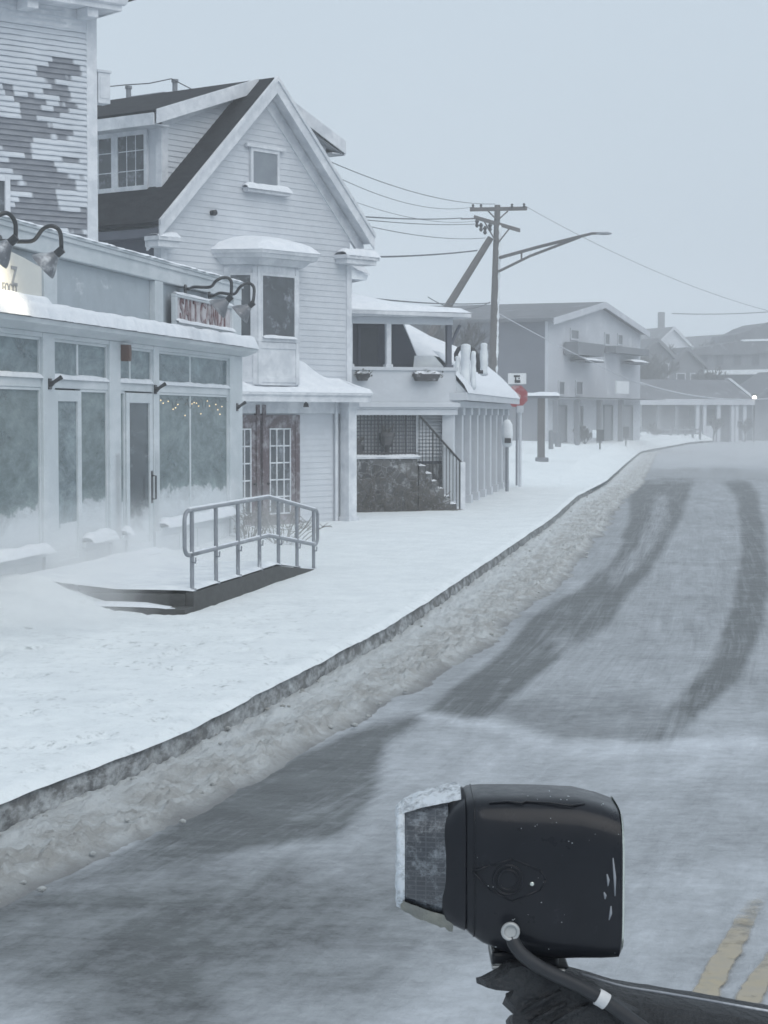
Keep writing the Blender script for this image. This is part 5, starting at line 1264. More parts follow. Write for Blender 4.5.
# ================================================================== FAR BUILDINGS
def gable_block(name, lab, fr, uw, depth, z0, ze, zr_, m_front, m_side, m_roof, over=.4, wins=(), snow=True, cat='house', roof_side=None):
    """fr: frame of the gable front, u across it, -n goes back"""
    t_ = thing(name, lab, cat, fr.P(uw / 2, -depth / 2, z0))
    f = MB(); f.poly(fr, [(0, z0), (uw, z0), (uw, ze), (uw / 2, zr_), (0, ze)], -.2, 0); obj('front_wall', f, m_front, t_)
    f = MB(); f.box(fr, (0, .2), (-depth, -.2), (z0, ze)); f.box(fr, (uw - .2, uw), (-depth, -.2), (z0, ze)); f.poly(fr, [(0, z0), (uw, z0), (uw, ze), (uw / 2, zr_), (0, ze)], -depth - .2, -depth); obj('side_wall', f, m_side, t_)
    k = (zr_ - ze) / (uw / 2); ez = ze - over * k
    f = MB(); f.slab([fr.P(-over, over, ez + .05), fr.P(uw / 2, over, zr_ + .05), fr.P(uw / 2, -depth - over, zr_ + .05), fr.P(-over, -depth - over, ez + .05)], .2)
    f.slab([fr.P(uw / 2, over, zr_ + .05), fr.P(uw + over, over, ez + .05), fr.P(uw + over, -depth - over, ez + .05), fr.P(uw / 2, -depth - over, zr_ + .05)], .2); obj('roof', f, m_roof, t_)
    f = MB()
    for s0, s1 in (((-over, ez), (uw / 2, zr_)), ((uw / 2, zr_), (uw + over, ez))):
        f.prism([fr.P(s0[0], over, s0[1] + .25), fr.P(s1[0], over, s1[1] + .25), fr.P(s1[0], over, s1[1] - .15), fr.P(s0[0], over, s0[1] - .15)], [fr.P(s0[0], over + .06, s0[1] + .25), fr.P(s1[0], over + .06, s1[1] + .25), fr.P(s1[0], over + .06, s1[1] - .15), fr.P(s0[0], over + .06, s0[1] - .15)])
    obj('rake_board', f, m_front, t_)
    for u, z, ww, hh in wins: framed_window(fr, (u, u + ww), (z, z + hh), 0.0, t_, m_far_light, m_far_glass, fw=.12, depth=.08)
    return t_
FH = Frame((9.9, 121), math.degrees(math.atan2(8, 19)))
def fu(px, py): return FH.hit(px, py)
w_ = []
for (x0, y0, x1, y1) in ((570, 328, 578, 341), (604, 332, 609, 346), (617, 333, 622, 346), (558, 380, 564, 396), (575, 380, 582, 396)):
    u0, z1 = fu(x0, y0); u1, z0 = fu(x1, y1); w_.append((u0, z0, u1 - u0, z1 - z0))
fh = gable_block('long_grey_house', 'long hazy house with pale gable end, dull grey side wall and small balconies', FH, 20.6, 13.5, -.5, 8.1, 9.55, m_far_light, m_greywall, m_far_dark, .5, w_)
def fbox(fr, px0, px1, py0, py1, n0, n1, mb=None):
    u0, z1 = fr.hit(px0, py0); u1, z0 = fr.hit(px1, py1); return (mb or MB()).box(fr, (u0, u1), (n0, n1), (z0, z1))
obj('balcony', fbox(FH, 563, 589, 342, 357, .08, 1.0), m_far_mid, fh)
obj('balcony', fbox(FH, 604, 638, 346, 356, .08, .8), m_far_mid, fh)
c_ = obj('canopy', fbox(FH, 569, 589, 360, 363, .08, 1.0), m_far_dark, fh); obj('snow_cap', snow_strip(MB(), FH, (fu(569, 360)[0], fu(589, 360)[0]), (.1, 1.05), fu(575, 360)[1], .16, .4, 3), m_snowcap, c_, smooth=True)
c_ = obj('canopy', fbox(FH, 620, 634, 362, 365, .08, 1.0), m_far_dark, fh); obj('snow_cap', snow_strip(MB(), FH, (fu(620, 362)[0], fu(634, 362)[0]), (.1, 1.05), fu(625, 362)[1], .16, .4, 4), m_snowcap, c_, smooth=True)
f = fbox(FH, 546, 640, 397, 400, .05, 1.8); obj('lower_eave', f, m_far_dark, fh)
for x0, x1, y0 in ((556, 566, 405), (574, 582, 406), (603, 612, 405), (622, 632, 405)):
    u0, z1 = fu(x0, y0); u1, _z = fu(x1, y0); framed_window(FH, (u0, u1), (.2, z1), .0, fh, m_far_mid, m_far_glass, fw=.12, depth=.1)
for x0 in (530, 552, 575, 597): u0 = fu(x0, 410)[0]; obj('porch_post', MB().box(FH, (u0, u0 + .3), (1.4, 1.7), (-.3, fu(x0, 400)[1])), m_far_mid, fh)
tag(obj('white_board', fbox(FH, 588, 601, 381, 394, 1.8, 1.9), m_white, origin=FH.P(fu(594, 394)[0], 1.85, fu(594, 394)[1])), 'bright square white board on the front of the long grey house', 'board')
fr2 = Frame((9.2, 119.0), math.degrees(math.atan2(8, 19)))
f = MB(); f.box(FH, (-6.5, -.4), (-3, -2.4), (-.5, 4.6)); 
# low long porch building farther on
LB = Frame(AT(628, 436, 182)[:2], 74)
lb = thing('porch_building', 'long low hazy building with a columned porch at the far side of the bend', 'building', LB.P(6, -3, .5))
def lu(px, py): return LB.hit(px, py)
ue = lu(746, 400)[0]; zE = lu(690, 400)[1]; zT = lu(700, 379)[1]
f = MB(); f.box(LB, (0, ue), (-7, -2.5), (-.3, zE)); obj('wall', f, m_far_mid, lb)
f = MB(); f.prism([LB.P(-.5, .3, zE), LB.P(ue + .6, .3, zE), LB.P(ue + .6, -7.4, zE), LB.P(-.5, -7.4, zE)], [LB.P(1.0, -3.2, zT), LB.P(ue - .3, -3.2, zT), LB.P(ue - .3, -3.8, zT), LB.P(1.0, -3.8, zT)]); obj('roof', f, m_far_dark, lb)
f = MB(); f.box(LB, (-.6, ue + .7), (.28, .42), (zE - .45, zE + .08)); obj('fascia', f, m_far_light, lb)
f = MB(); f.prism([LB.P(ue + .6, .35, zE + .1), LB.P(ue + .95, .35, zE + .1), LB.P(ue + .95, -7.4, zE + .1), LB.P(ue + .6, -7.4, zE + .1)], [LB.P(ue - .35, -3.2, zT + .15), LB.P(ue, -3.2, zT + .15), LB.P(ue, -3.8, zT + .15), LB.P(ue - .35, -3.8, zT + .15)]); obj('snow_cap', f, m_far_light, lb)
for px in (636, 658, 676, 697, 704, 718, 732, 736, 744):
    u = lu(px, 420)[0]; obj('column', MB().box(LB, (u - .16, u + .16), (-.1, .2), (-.2, zE - .4)), m_far_light if px > 690 else m_far_mid, lb)
obj('door', MB().box(LB, (lu(645, 420)[0], lu(652, 420)[0]), (-2.45, -2.3), (.3, lu(648, 404)[1])), m_white, lb)
f = MB().box(LB, (lu(706, 425)[0], lu(715, 425)[0]), (-.05, .15), (0, 1.5)); obj('panel', f, m_far_light, lb)
f = MB().box(LB, (lu(700, 410)[0], lu(732, 410)[0]), (-2.4, -2.3), (.4, zE - .8)); obj('window', f, m_far_glass, lb)
# porch rail / hedge line
# stepped roof house far right
RH = Frame(AT(676, 420, 215)[:2], 80)
rh = thing('stepped_roof_house', 'large faint hazy house with stepped dark roofs behind the porch building', 'house', RH.P(6, -4, .5))
def ru(px, py): return RH.hit(px, py)
def pz(pts): return [ru(*p) for p in pts]
obj('wall', MB().poly(RH, [(ru(690, 400)[0], 0), (ru(860, 400)[0], 0)] + pz([(860, 346), (700, 352), (690, 362)]), -8, -.3), m_far_mid, rh)
obj('lower_roof', MB().poly(RH, pz([(688, 356), (694, 349), (712, 346), (738, 341), (860, 338), (860, 350)]), -8, .2), m_far_dark, rh)
obj('upper_roof', MB().poly(RH, pz([(736, 342), (740, 334), (752, 331), (760, 327), (772, 322), (860, 316), (860, 342)]), -9, -1), m_far_dark, rh)
obj('ridge', MB().poly(RH, pz([(758, 328), (762, 325.5), (800, 318), (860, 312), (860, 318)]), -9, -2), m_far_dark, rh)
obj('snow_band', MB().poly(RH, pz([(742, 341.5), (744, 339.5), (860, 336), (860, 339)]), -.8, .3), m_snowcap, rh)
obj('porch_roof', MB().poly(RH, pz([(682, 375), (690, 371), (860, 368), (860, 374)]), -.2, 2.5), m_polesnow, rh)
for px in (700, 716, 734, 752): 
    u, z = ru(px, 366); framed_window(RH, (u, u + 1.0), (z, z + 1.4), -.3, rh, m_far_mid, m_far_glass, fw=.1, depth=.06)
t_ = gable_block('garage', 'small dark hazy shed with a lit lamp on its corner at the right edge', Frame(AT(752, 440, 196)[:2], 70), 9, 6, -.3, 4.0, 6.6, m_far_mid, m_far_mid, m_far_dark, .3, cat='shed')
lc = AT(754.5, 397.5, 185)
t_ = thing('wall_lamp', 'bright lit lamp shining through the blowing snow at the right edge', 'lamp', lc)
q = MB(); ico(q, lc, .2, 2); lm, nt, bs, out = newmat('bright lamp'); bs.inputs['Emission Color'].default_value = (1, .9, .72, 1); bs.inputs['Emission Strength'].default_value = 5
obj('bulb', q, lm, t_, smooth=True)
obj('shade', MB().rings([[(lc.x + math.cos(a) * r_, lc.y + math.sin(a) * r_, lc.z + z) for a in [2 * PI * k / 12 for k in range(12)]] for z, r_ in ((.18, .34), (.3, .3), (.42, .08))]), m_iron, t_)
obj('pole', MB().tube([(lc.x, lc.y + .1, 0), (lc.x, lc.y + .1, lc.z + .3)], .07, 6), m_iron, t_)
# more roofs stepping up behind the bend
for (px0, px1, pe, pr, Y, az_, lab) in ((640, 672, 356, 343, 205, 70, 'dull hazy house with low roof just right of the long grey house'), (668, 704, 366, 352, 210, 74, 'small hazy house between the bare trees and the stepped roof house'), (700, 740, 352, 338, 275, 66, 'most distant faint roof above the small house by the bend')):
    a = AT(px0, pe, Y); fr_ = Frame((a.x, Y), az_); w_ = (px1 - px0) * Y / FPX / math.sin(math.radians(az_)) * 1.06
    gable_block('hazy_house', lab, fr_, w_, 8, -.3, a.z, AT(px0, pr, Y).z + .3, m_far_mid, m_far_mid, m_far_dark, .4, ((w_ * .22, a.z - 2.2, 1.1, 1.5), (w_ * .6, a.z - 2.2, 1.1, 1.5)))
# faint house with chimney
t_ = gable_block('chimney_house', 'faint gabled house with a chimney fading into the blizzard behind the trees', Frame(AT(640, 420, 255)[:2], 66), 9.5, 9, -.3, 9.5, 13.6, m_far_light, m_far_mid, m_far_dark, .4)
c = AT(661, 303, 262); obj('chimney', MB().box(WORLD, (c.x - .35, c.x + .45), (-c.y - .5, -c.y + .5), (8, c.z - 1.2)), m_far_mid, t_)
# snow drift ridges far left of the road so the far house stands in snow
Xd = np.linspace(-12, 30, 90); Yd = np.linspace(104, 121, 30); P = np.zeros((30, 90, 3))
for i, y in enumerate(Yd):
    for j, x in enumerate(Xd):
        e = min(1, (y - 104) / 6); kx_ = float(K(y)); e2 = max(0, min(1, (kx_ - 1.5 - x) / 4))
        P[i, j] = (x, y, (-.5 if x > kx_ - .6 else .15) + e * e2 * (.55 + .35 * float(fbm(x * .25, y * .2, 3))))
tag(obj('snow_drift', MB().grid(P), m_snow, smooth=True), kind='structure')
# strip of ploughed snow on the outer side of the bend
P = []
for px, py in ((560, 452), (600, 449), (640, 443), (690, 439.5), (740, 437), (790, 435.5), (860, 434)):
    x, y = G(px, py); P.append((x, y))
rows = []
for x, y in P:
    rows.append([(x + dx * .3, y + dx, .1 + h) for dx, h in ((-6, -.15), (-3, .35), (0, .75), (4, .9), (14, .7), (40, .5))])
tag(obj('snow_ridge', MB().grid(np.array(rows)), m_snow, smooth=True), kind='structure')
# low fence line along the bend
def fence(name, lab, p0, p1, n, h, mat):
    t_ = thing(name, lab, 'fence', ((p0[0] + p1[0]) / 2, (p0[1] + p1[1]) / 2, .3))
    for k in range(n):
        x = p0[0] + (p1[0] - p0[0]) * k / (n - 1); y = p0[1] + (p1[1] - p0[1]) * k / (n - 1)
        obj('post', MB().box(WORLD, (x - .09, x + .09), (-y - .09, -y + .09), (.1, .5 + h)), mat, t_)
    for z in (.35, .7): 
        obj('rail', MB().tube([(p0[0], p0[1], .5 + h * z), (p1[0], p1[1], .5 + h * z)], .07, 5), mat, t_)
a = AT(640, 437, 172); b = AT(700, 434, 178)
fence('rail_fence', 'faint post and rail fence before the long low porch building', (a.x, a.y), (b.x, b.y), 9, 1.0, m_far_mid)

# ================================================================== TREES
def tree(name, lab, x, y, h, spread, seed, depth=5, lean=0.0, r0=.2, grp='bare trees fading into the storm', base=0.2):
    rd = random.Random(seed); t_ = thing(name, lab, 'tree', (x, y, base), grp); tr = MB(); cr_ = MB()
    def grow(p, d, L, r, lvl):
        e = p + d * L; m1 = (p + e) / 2 + Vector((rd.uniform(-1, 1), rd.uniform(-1, 1), 0)) * L * .08
        (tr if lvl <= 1 else cr_).tube([p, m1, e], [r, r * .85, r * .68], 5 if lvl < 2 else 3, cap=False)
        if lvl >= depth: return
        for k in range(rd.choice((3, 3, 4)) if lvl else 5):
            a = rd.uniform(0, 2 * PI); s = rd.uniform(.35, .95) * spread
            nd_ = (d + Vector((math.cos(a) * s, math.sin(a) * s, rd.uniform(-.1, .45)))).normalized()
            grow(p.lerp(e, rd.uniform(.45, 1)), nd_, L * rd.uniform(.6, .82), max(r * .58, .00015 * y), lvl + 1)
    grow(Vector((x, y, base)), Vector((lean, 0, 1)).normalized(), h * .34, r0, 0)
    obj('trunk', tr, m_twig, t_, fix=False); obj('crown', cr_, m_twig, t_, fix=False); return t_
for i, (px, pyt, Y, sp, lab, dp) in enumerate((
    (420, 276, 100, 1.0, 'bare rounded tree behind the porch roof', 6), (404, 284, 108, .9, 'bare tree just right of the gabled house eave', 6), 
    (545, 294, 190, 1.1, 'bare tree top showing over the ridge of the long grey house', 6), (525, 298, 200, 1.1, 'faint lower tree top left of the one over the long grey house ridge', 6),
    (668, 326, 215, .7, 'tall thin bare tree right of the long grey house', 6), (694, 334, 225, .7, 'bare tree at the right end of the clump beside the stepped roof house', 6),
    (716, 352, 205, .8, 'smaller bare tree leaning over the low porch building', 6), (642, 340, 190, .8, 'spreading bare tree against the right end of the long grey house', 6), (585, 428, 122, 1.1, 'wide scrub bush left of the marker signs', 5), (655, 420, 165, 1.1, 'scrub bush by the white porch door', 5),
    (650, 322, 200, .9, 'bare tree in the middle of the clump behind the long grey house', 6), (714, 412, 176, .9, 'low scrubby bush tree by the porch columns', 5), (745, 414, 172, .9, 'low scrubby bush under the lit lamp', 5))):
    a = AT(px, pyt, Y); tree('bare_tree', lab, a.x, Y, max(2.2, a.z) * 0.86, sp, 40 + i, dp, r0=.03 * a.z)

# ================================================================== FOREGROUND WORK LAMP
YL = 1.72; ML = YL / FPX
LC = AT(540, 868, YL)
LF = Frame((LC.x, LC.y), 90)                # u = +X, n = toward the camera
def lx(px): return (px - 540) * ML
def lz(py): return AT(540, py, YL).z
def se(u, zt_, zb_, hd, k=56, e=4.6, cn=0.0, sk=0):
    """superellipse section in the n-z plane"""
    zc = (zt_ + zb_) / 2; hz_ = (zt_ - zb_) / 2; out_ = []
    for i in range(k):
        a = 2 * PI * i / k; c, s = math.cos(a), math.sin(a)
        out_.append(LF.P(u, cn + hd * math.copysign(abs(c) ** (2 / e), c), zc + hz_ * math.copysign(abs(s) ** (2 / e), s)))
    return out_
m, nt, bs, out = newmat('black lamp housing')
f_ = noise(nt, 30, 6); fs = ramp(nt, noise(nt, 55, 8, .8), .60, .80)
tcg = nd(nt, 'ShaderNodeNewGeometry'); sxyz = nd(nt, 'ShaderNodeSeparateXYZ'); nt.links.new(tcg.outputs['Normal'], sxyz.inputs[0])
c = mix(nt, f_, (0.006, 0.007, 0.010), (0.015, 0.017, 0.022)); c = mix(nt, mix(nt, 0.8, (0, 0, 0), fs.outputs[0]), c, (0.05, 0.055, 0.065))
nt.links.new(c, bs.inputs['Base Color']); rr = ramp(nt, noise(nt, 22, 7, .7), .3, .7, (.22, .22, .22, 1), (.45, .45, .45, 1)); nt.links.new(rr.outputs[0], bs.inputs['Roughness'])
bs.inputs['Specular IOR Level'].default_value = .14; bump(nt, bs, noise(nt, 90, 5), .12, .002)
bs.inputs['Coat Weight'].default_value = .22; bs.inputs['Coat Roughness'].default_value = .12
m_lampblack = m
wl = thing('work_lamp', 'big black plastic plough lamp with an ice crusted lens, close in the foreground', 'work lamp', (LC.x, LC.y, lz(960)))
HD = .056
secs = [(463, 789, 921, .93), (467, 786.5, 925, .96), (480, 785.5, 934, .985), (500, 785.3, 942, 1), (520, 785.4, 947.5, 1), (545, 786, 950, 1), (575, 787.5, 949, 1), (598, 793, 949, 1), (608, 796.5, 948.5, 1), (614.5, 799, 948, .995), (616, 801.5, 945, .97)]
secs = [(a, b + 4, c_, d) for a, b, c_, d in secs]
obj('housing', MB().rings([se(lx(a), lz(b), lz(c_), HD * d) for a, b, c_, d in secs]), m_lampblack, wl, smooth='auto')
obj('collar', MB().rings([se(lx(a), lz(b), lz(c_), HD * d) for a, b, c_, d in ((440, 811, 910, .78), (444, 805, 914, .84), (452, 798, 918, .90), (459, 793.5, 921, .945), (462.5, 791.5, 922.5, .96), (462.8, 795, 919, .92))]), m_lampblack, wl, smooth='auto')
m_rim = M('bright rim', (0.45, 0.5, 0.46), (0.6, 0.62, 0.6), .2, 30, metal=.7)
obj('end_rim', MB().rings([se(lx(a), lz(b), lz(c_), HD * d) for a, b, c_, d in ((615.8, 801.5, 944.5, .965), (618, 806, 942, .95), (618.8, 816, 936, .9), (618.4, 826, 928, .86))]), m_rim, wl, smooth='auto')
m, nt, bs, out = newmat('tinted lens with frost')
tcl = nd(nt, 'ShaderNodeTexCoord'); br = nd(nt, 'ShaderNodeTexBrick'); br.inputs['Scale'].default_value = 60; br.inputs['Mortar Size'].default_value = .03; br.offset = 0.0
mpn = nd(nt, 'ShaderNodeMapping'); mpn.inputs['Rotation'].default_value = (PI / 2, 0, 0); nt.links.new(tcl.outputs['Object'], mpn.inputs[0]); nt.links.new(mpn.outputs[0], br.inputs['Vector'])
br.inputs['Color1'].default_value = (.022, .026, .033, 1); br.inputs['Color2'].default_value = (.034, .039, .048, 1); br.inputs['Mortar'].default_value = (.05, .056, .066, 1)
fzn = ramp(nt, noise(nt, 50, 10, .85), .50, .72)
nt.links.new(mix(nt, fzn.outputs[0], br.outputs[0], (.24, .27, .30)), bs.inputs['Base Color']); bs.inputs['Roughness'].default_value = .22; bs.inputs['Coat Weight'].default_value = .5; bump(nt, bs, fzn.outputs[0], .3, .003)
obj('lens', MB().rings([se(lx(a), lz(b), lz(c_), HD * d, e=2.8) for a, b, c_, d in ((401.5, 826, 884, .45), (401.3, 815, 895, .62), (403, 808, 901, .70), (420, 802, 908, .76), (446, 795, 915, .84))]), m, wl, smooth='auto')
# ice crust: irregular shell over the top, front rim and underside of the lens
m, nt, bs, out = newmat('rime ice'); bs.inputs['Base Color'].default_value = (.66, .71, .76, 1); bs.inputs['Roughness'].default_value = .45; bs.inputs['Subsurface Weight'].default_value = .25; bs.inputs['Subsurface Radius'].default_value = (.01, .012, .014)
bump(nt, bs, noise(nt, 110, 8, .7), .9, .004)
tb_ = nd(nt, 'ShaderNodeBsdfTransparent'); mxs = nd(nt, 'ShaderNodeMixShader'); ir_ = ramp(nt, noise(nt, 70, 9, .8), .46, .68, (.12, .12, .12, 1), (.85, .85, .85, 1))
nt.links.new(ir_.outputs[0], mxs.inputs[0]); nt.links.new(bs.outputs[0], mxs.inputs[1]); nt.links.new(tb_.outputs[0], mxs.inputs[2]); nt.links.new(mxs.outputs[0], out.inputs[0])
m_ice = m
ks = 72
def crust(name, a_from, a_to, secs_, th, mat):
    q = MB(); rg = []
    for si, (a, b, c_, d) in enumerate(secs_):
        u = lx(a); ring_o = []; base_ = se(u, lz(b), lz(c_), HD * d, k=ks, e=2.8); zc = (lz(b) + lz(c_)) / 2
        seg = []
        for i in range(ks):
            an = 2 * PI * i / ks
            if a_from <= an <= a_to: seg.append((base_[i], an))
        row = []
        for p, an in seg:
            e_ = min(1, min(an - a_from, a_to - an) / .35); t_h = th * (e_ ** .7) * (.25 + 1.5 * float(fbm(an * 7, si * 1.1 + 3, 4)))
            v = Vector((0, p[1] - LC.y, p[2] - zc)); v.normalize(); row.append((p[0] + 0, p[1] + v.y * t_h, p[2] + v.z * t_h - (0 if t_h > 1e-5 else .001)))
        rg.append(row)
    return q.grid(np.array(rg))
cs = [(a, np.interp(a, [397, 403, 420, 461], [812, 805, 799, 789]), np.interp(a, [397, 403, 420, 448, 461], [898, 905, 912, 922, 926]), np.interp(a, [397, 403, 420, 461], [.66, .71, .77, .90])) for a in np.linspace(399, 459, 16)]
obj('ice_crust', crust('ice', 1.12, PI - .3, cs, .0048, m_ice), m_ice, wl, smooth=True)
m_iced = snow_mat('dirty rime', (.42, .42, .37), (.28, .29, .28), 40, .8, 90)
obj('ice_crust', crust('ice', PI + .5, 2 * PI - .62, cs[:-2], .0035, m_iced), m_iced, wl, smooth=True)
q = MB(); rg = []
for (a, b, c_, d, t_) in ((403, 807, 902, .715, 0), (399, 803, 905, .73, 1), (395.5, 806, 903, .71, 1), (394.5, 812, 896, .64, 1), (396, 818, 890, .58, 1), (400, 820, 888, .56, 0)):
    r_ = se(lx(a), lz(b), lz(c_), HD * d, k=ks, e=2.8)
    rg.append([(p[0] + t_ * (float(fbm(i * .5, a * .1, 3)) - .5) * .003, p[1], p[2] + t_ * (float(fbm(i * .5 + 9, a * .1, 3)) - .5) * .003) for i, p in enumerate(r_)])
q.rings(rg, cap=False); obj('pale_rim', q, m_ice, wl, smooth=True)
# moulded details on the near face and the top
def NF(px, py, n): return tuple(AT(px, py, YL - n))
f = MB(); hexp = [(472, 871), (490, 866), (512, 859), (540, 870), (546, 880), (540, 890), (512, 901), (490, 890)]
for i in range(8):
    a, b = hexp[i], hexp[(i + 1) % 8]; f.tube([NF(a[0], a[1], HD * .995), NF(b[0], b[1], HD * .995)], .0009, 6)
obj('emblem_outline', f, m_lampblack, wl, smooth=True)
f = MB(); cen = (508, 880)
for r_ in (.0125, .0085): f.tube([NF(cen[0] + math.cos(t) * r_ / ML, cen[1] + math.sin(t) * r_ / ML, HD + .0002) for t in np.linspace(0, 2 * PI, 29)], .0012, 6, cap=False)
obj('pivot_boss', f, m_lampblack, wl, smooth=True)
q = MB(); ico(q, NF(532, 884, HD + .0003), .0020, 2, (1, .5, 1)); obj('screw', q, m_rim, wl, smooth=True)
f = MB(); 
def topz(px): return lz(np.interp(px, [463, 500, 545, 575, 598, 612], [793, 789.3, 790, 792, 797, 802]))
f = MB(); Lp = [(486, .042), (505, .041), (518, .044), (522, .040), (545, .0425), (566, .045), (580, .038)]
f.tube([LF.P(lx(p), n_, topz(p) - .0035 * (n_ / .045) ** 3 ) for p, n_ in Lp], .0010, 6)
f2 = [(505, .060), (522, .061), (540, .058), (560, .061), (576, .056)]
obj('moulding', f, m_lampblack, wl, smooth=True)
# frozen droplets and specks shaped to stand in for glints on the housing
q = MB(); rdp = random.Random(19)
for i in range(45):
    px = rdp.uniform(470, 612); 
    if rdp.random() < .6: py = rdp.uniform(800, 940); c = LF.P(lx(px), HD * (.997 if 815 < py < 925 else .975), lz(py))
    else: c = LF.P(lx(px), rdp.uniform(-.04, .045), topz(px))
    r_ = rdp.uniform(.0002, .0005); ico(q, c, r_, 1, (1.3 if rdp.random() < .8 else 3, .6, 1))
dp = obj('ice_glint_drops', q, m_ice, wl, smooth=True); dp['kind'] = 'stuff'
q = MB()  # pale streaks modelled as the glints on the housing's right end
for (a, b, c_, d) in ((613, 858, 615, 896), (607, 874, 608, 886), (611, 906, 609, 920), (604, 892, 605, 899)):
    q.tube([NF(a, b, HD * .998), NF((a + c_) / 2 + .8, (b + d) / 2, HD * 1.003), NF(c_, d, HD * .998)], [.0005, .0013, .0005], 6)
dp = obj('glint_streak', q, m_steel, wl, smooth=True); dp['kind'] = 'stuff'
# seam lines round the barrel
for pxs_ in (471,):
    a_, b_, d_ = (np.interp(pxs_, [s_[0] for s_ in secs], [s_[k_] for s_ in secs]) for k_ in (1, 2, 3)); rg = se(lx(pxs_), lz(a_) + .0003, lz(b_) - .0003, HD * d_ + .0003)
    obj('seam', MB().tube(rg + [rg[0]], .0007, 5, cap=False), m_lampblack, wl, smooth=True)
# mount
f = MB(); f.box(LF, (lx(489), lx(556)), (-.022, .034), (lz(957), lz(942))); f.prism([LF.P(lx(489), -.03, lz(957)), LF.P(lx(568), -.03, lz(957)), LF.P(lx(552), -.02, lz(966)), LF.P(lx(498), -.02, lz(966))], [LF.P(lx(489), .036, lz(957)), LF.P(lx(568), .036, lz(957)), LF.P(lx(552), .026, lz(966)), LF.P(lx(498), .026, lz(966))])
obj('mount_foot', f, m_lampblack, wl, bev=.003)
m_alu = M('dull aluminium', (.42, .43, .43), (.3, .31, .31), .45, 40, metal=.6)
f = MB(); f.box(LF, (lx(489), lx(515)), (-.02, .040), (lz(957), lz(953.5))); f.box(LF, (lx(528), lx(562)), (-.02, .038), (lz(960), lz(957.5))); obj('mount_plate', f, m_alu, wl, bev=.001)
f = MB(); c = LF.P(lx(497), .032, 0); f.tube([(c[0], c[1], lz(953)), (c[0], c[1], lz(962))], .0042, 6); obj('bolt', f, m_alu, wl)
f = MB(); cc = (510.5, 931.5); f.tube([NF(cc[0] + math.cos(t) * .0066 / ML, cc[1] + math.sin(t) * .0066 / ML, HD + .0115) for t in np.linspace(0, 2 * PI, 25)], .0017, 8, cap=False); f.tube([NF(*cc, HD - .01), NF(*cc, HD + .0110)], .0050, 12); obj('cable_gland', f, m_alu, wl, smooth='auto')
# cable: from the gland down along the arm
def LP(px, py, dn): 
    p = AT(px, py, YL - dn); return p
cp = [LP(512, 936, HD + .006), LP(515, 945, HD + .010), LP(524, 956, HD + .012), LP(545, 970, HD + .012), LP(575, 984, HD + .012), LP(602, 999, HD + .012), LP(625, 1015, HD + .012), LP(660, 1040, HD + .012), LP(720, 1080, HD + .01)]
def cr_s(P3, k=6):
    Q = []
    for i in range(len(P3) - 1):
        p0 = P3[max(i - 1, 0)]; p1 = P3[i]; p2 = P3[i + 1]; p3 = P3[min(i + 2, len(P3) - 1)]
        for j in range(k):
            t = j / k; Q.append(0.5 * ((2 * p1) + (-p0 + p2) * t + (2 * p0 - 5 * p1 + 4 * p2 - p3) * t * t + (-p0 + 3 * p1 - 3 * p2 + p3) * t ** 3))
    return Q + [P3[-1]]
m_rub = M('black rubber', (.018, .02, .024), (.03, .032, .036), .55, 60, spec=.35)
m_tape = M('grubby white tape', (.55, .56, .57), (.42, .43, .44), .6, 60)
obj('cable', MB().tube(cr_s(cp), .0058, 12), m_rub, wl, smooth=True)
obj('tape', MB().tube([LP(597, 996.3, HD + .012), LP(602, 999, HD + .012), LP(606.5, 1002, HD + .012)], .0071, 14), m_tape, wl, smooth='auto')
obj('strap', MB().tube(cr_s([LP(541, 972, HD + .002), LP(556, 984, HD + .003), LP(572, 993, HD + .003), LP(585, 998, HD + .002)]), [.0010] + [.0026] * 16 + [.0022, .001], 6), m_alu, wl, smooth=True)
# plough arm carrying the lamp
m_arm = M('wet black steel wrapped in grime', (.009, .010, .013), (.024, .027, .031), .5, 25, bmp=.7, bscale=60, frost=.10, fscale=40, fcol=(.20, .22, .25))
pa = thing('plough_arm', 'wet black lamp arm wrapped in grimy tape running off the bottom right corner', 'arm', LP(560, 1010, 0))
rg = []; rdp = random.Random(3)
for i, px in enumerate(np.linspace(545, 900, 40)):
    top = np.interp(px, [545, 562, 585, 620, 700, 768, 900], [974, 969, 975, 986, 999, 1011, 1034]); bot = np.interp(px, [545, 620, 700, 768, 900], [1085, 1085, 1080, 1080, 1100])
    r_ = [];
    zt_, zb_ = AT(540, top, YL).z, AT(540, bot, YL).z
    for k in range(28):
        a = 2 * PI * k / 28; c, s = math.cos(a), math.sin(a); w0 = 1 + .035 * (float(fbm(k * .7, i * .5, 3)) - .5)
        r_.append(LF.P((px - 540) * ML, .0 + .055 * math.copysign(abs(c) ** .7, c) * w0, (zt_ + zb_) / 2 + (zt_ - zb_) / 2 * math.copysign(abs(s) ** .7, s) * (1 + .03 * (float(fbm(k * .9 + 5, i * .9, 3)) - .5))))
    rg.append(r_)
obj('bar', MB().rings(rg), m_arm, pa, smooth=True)
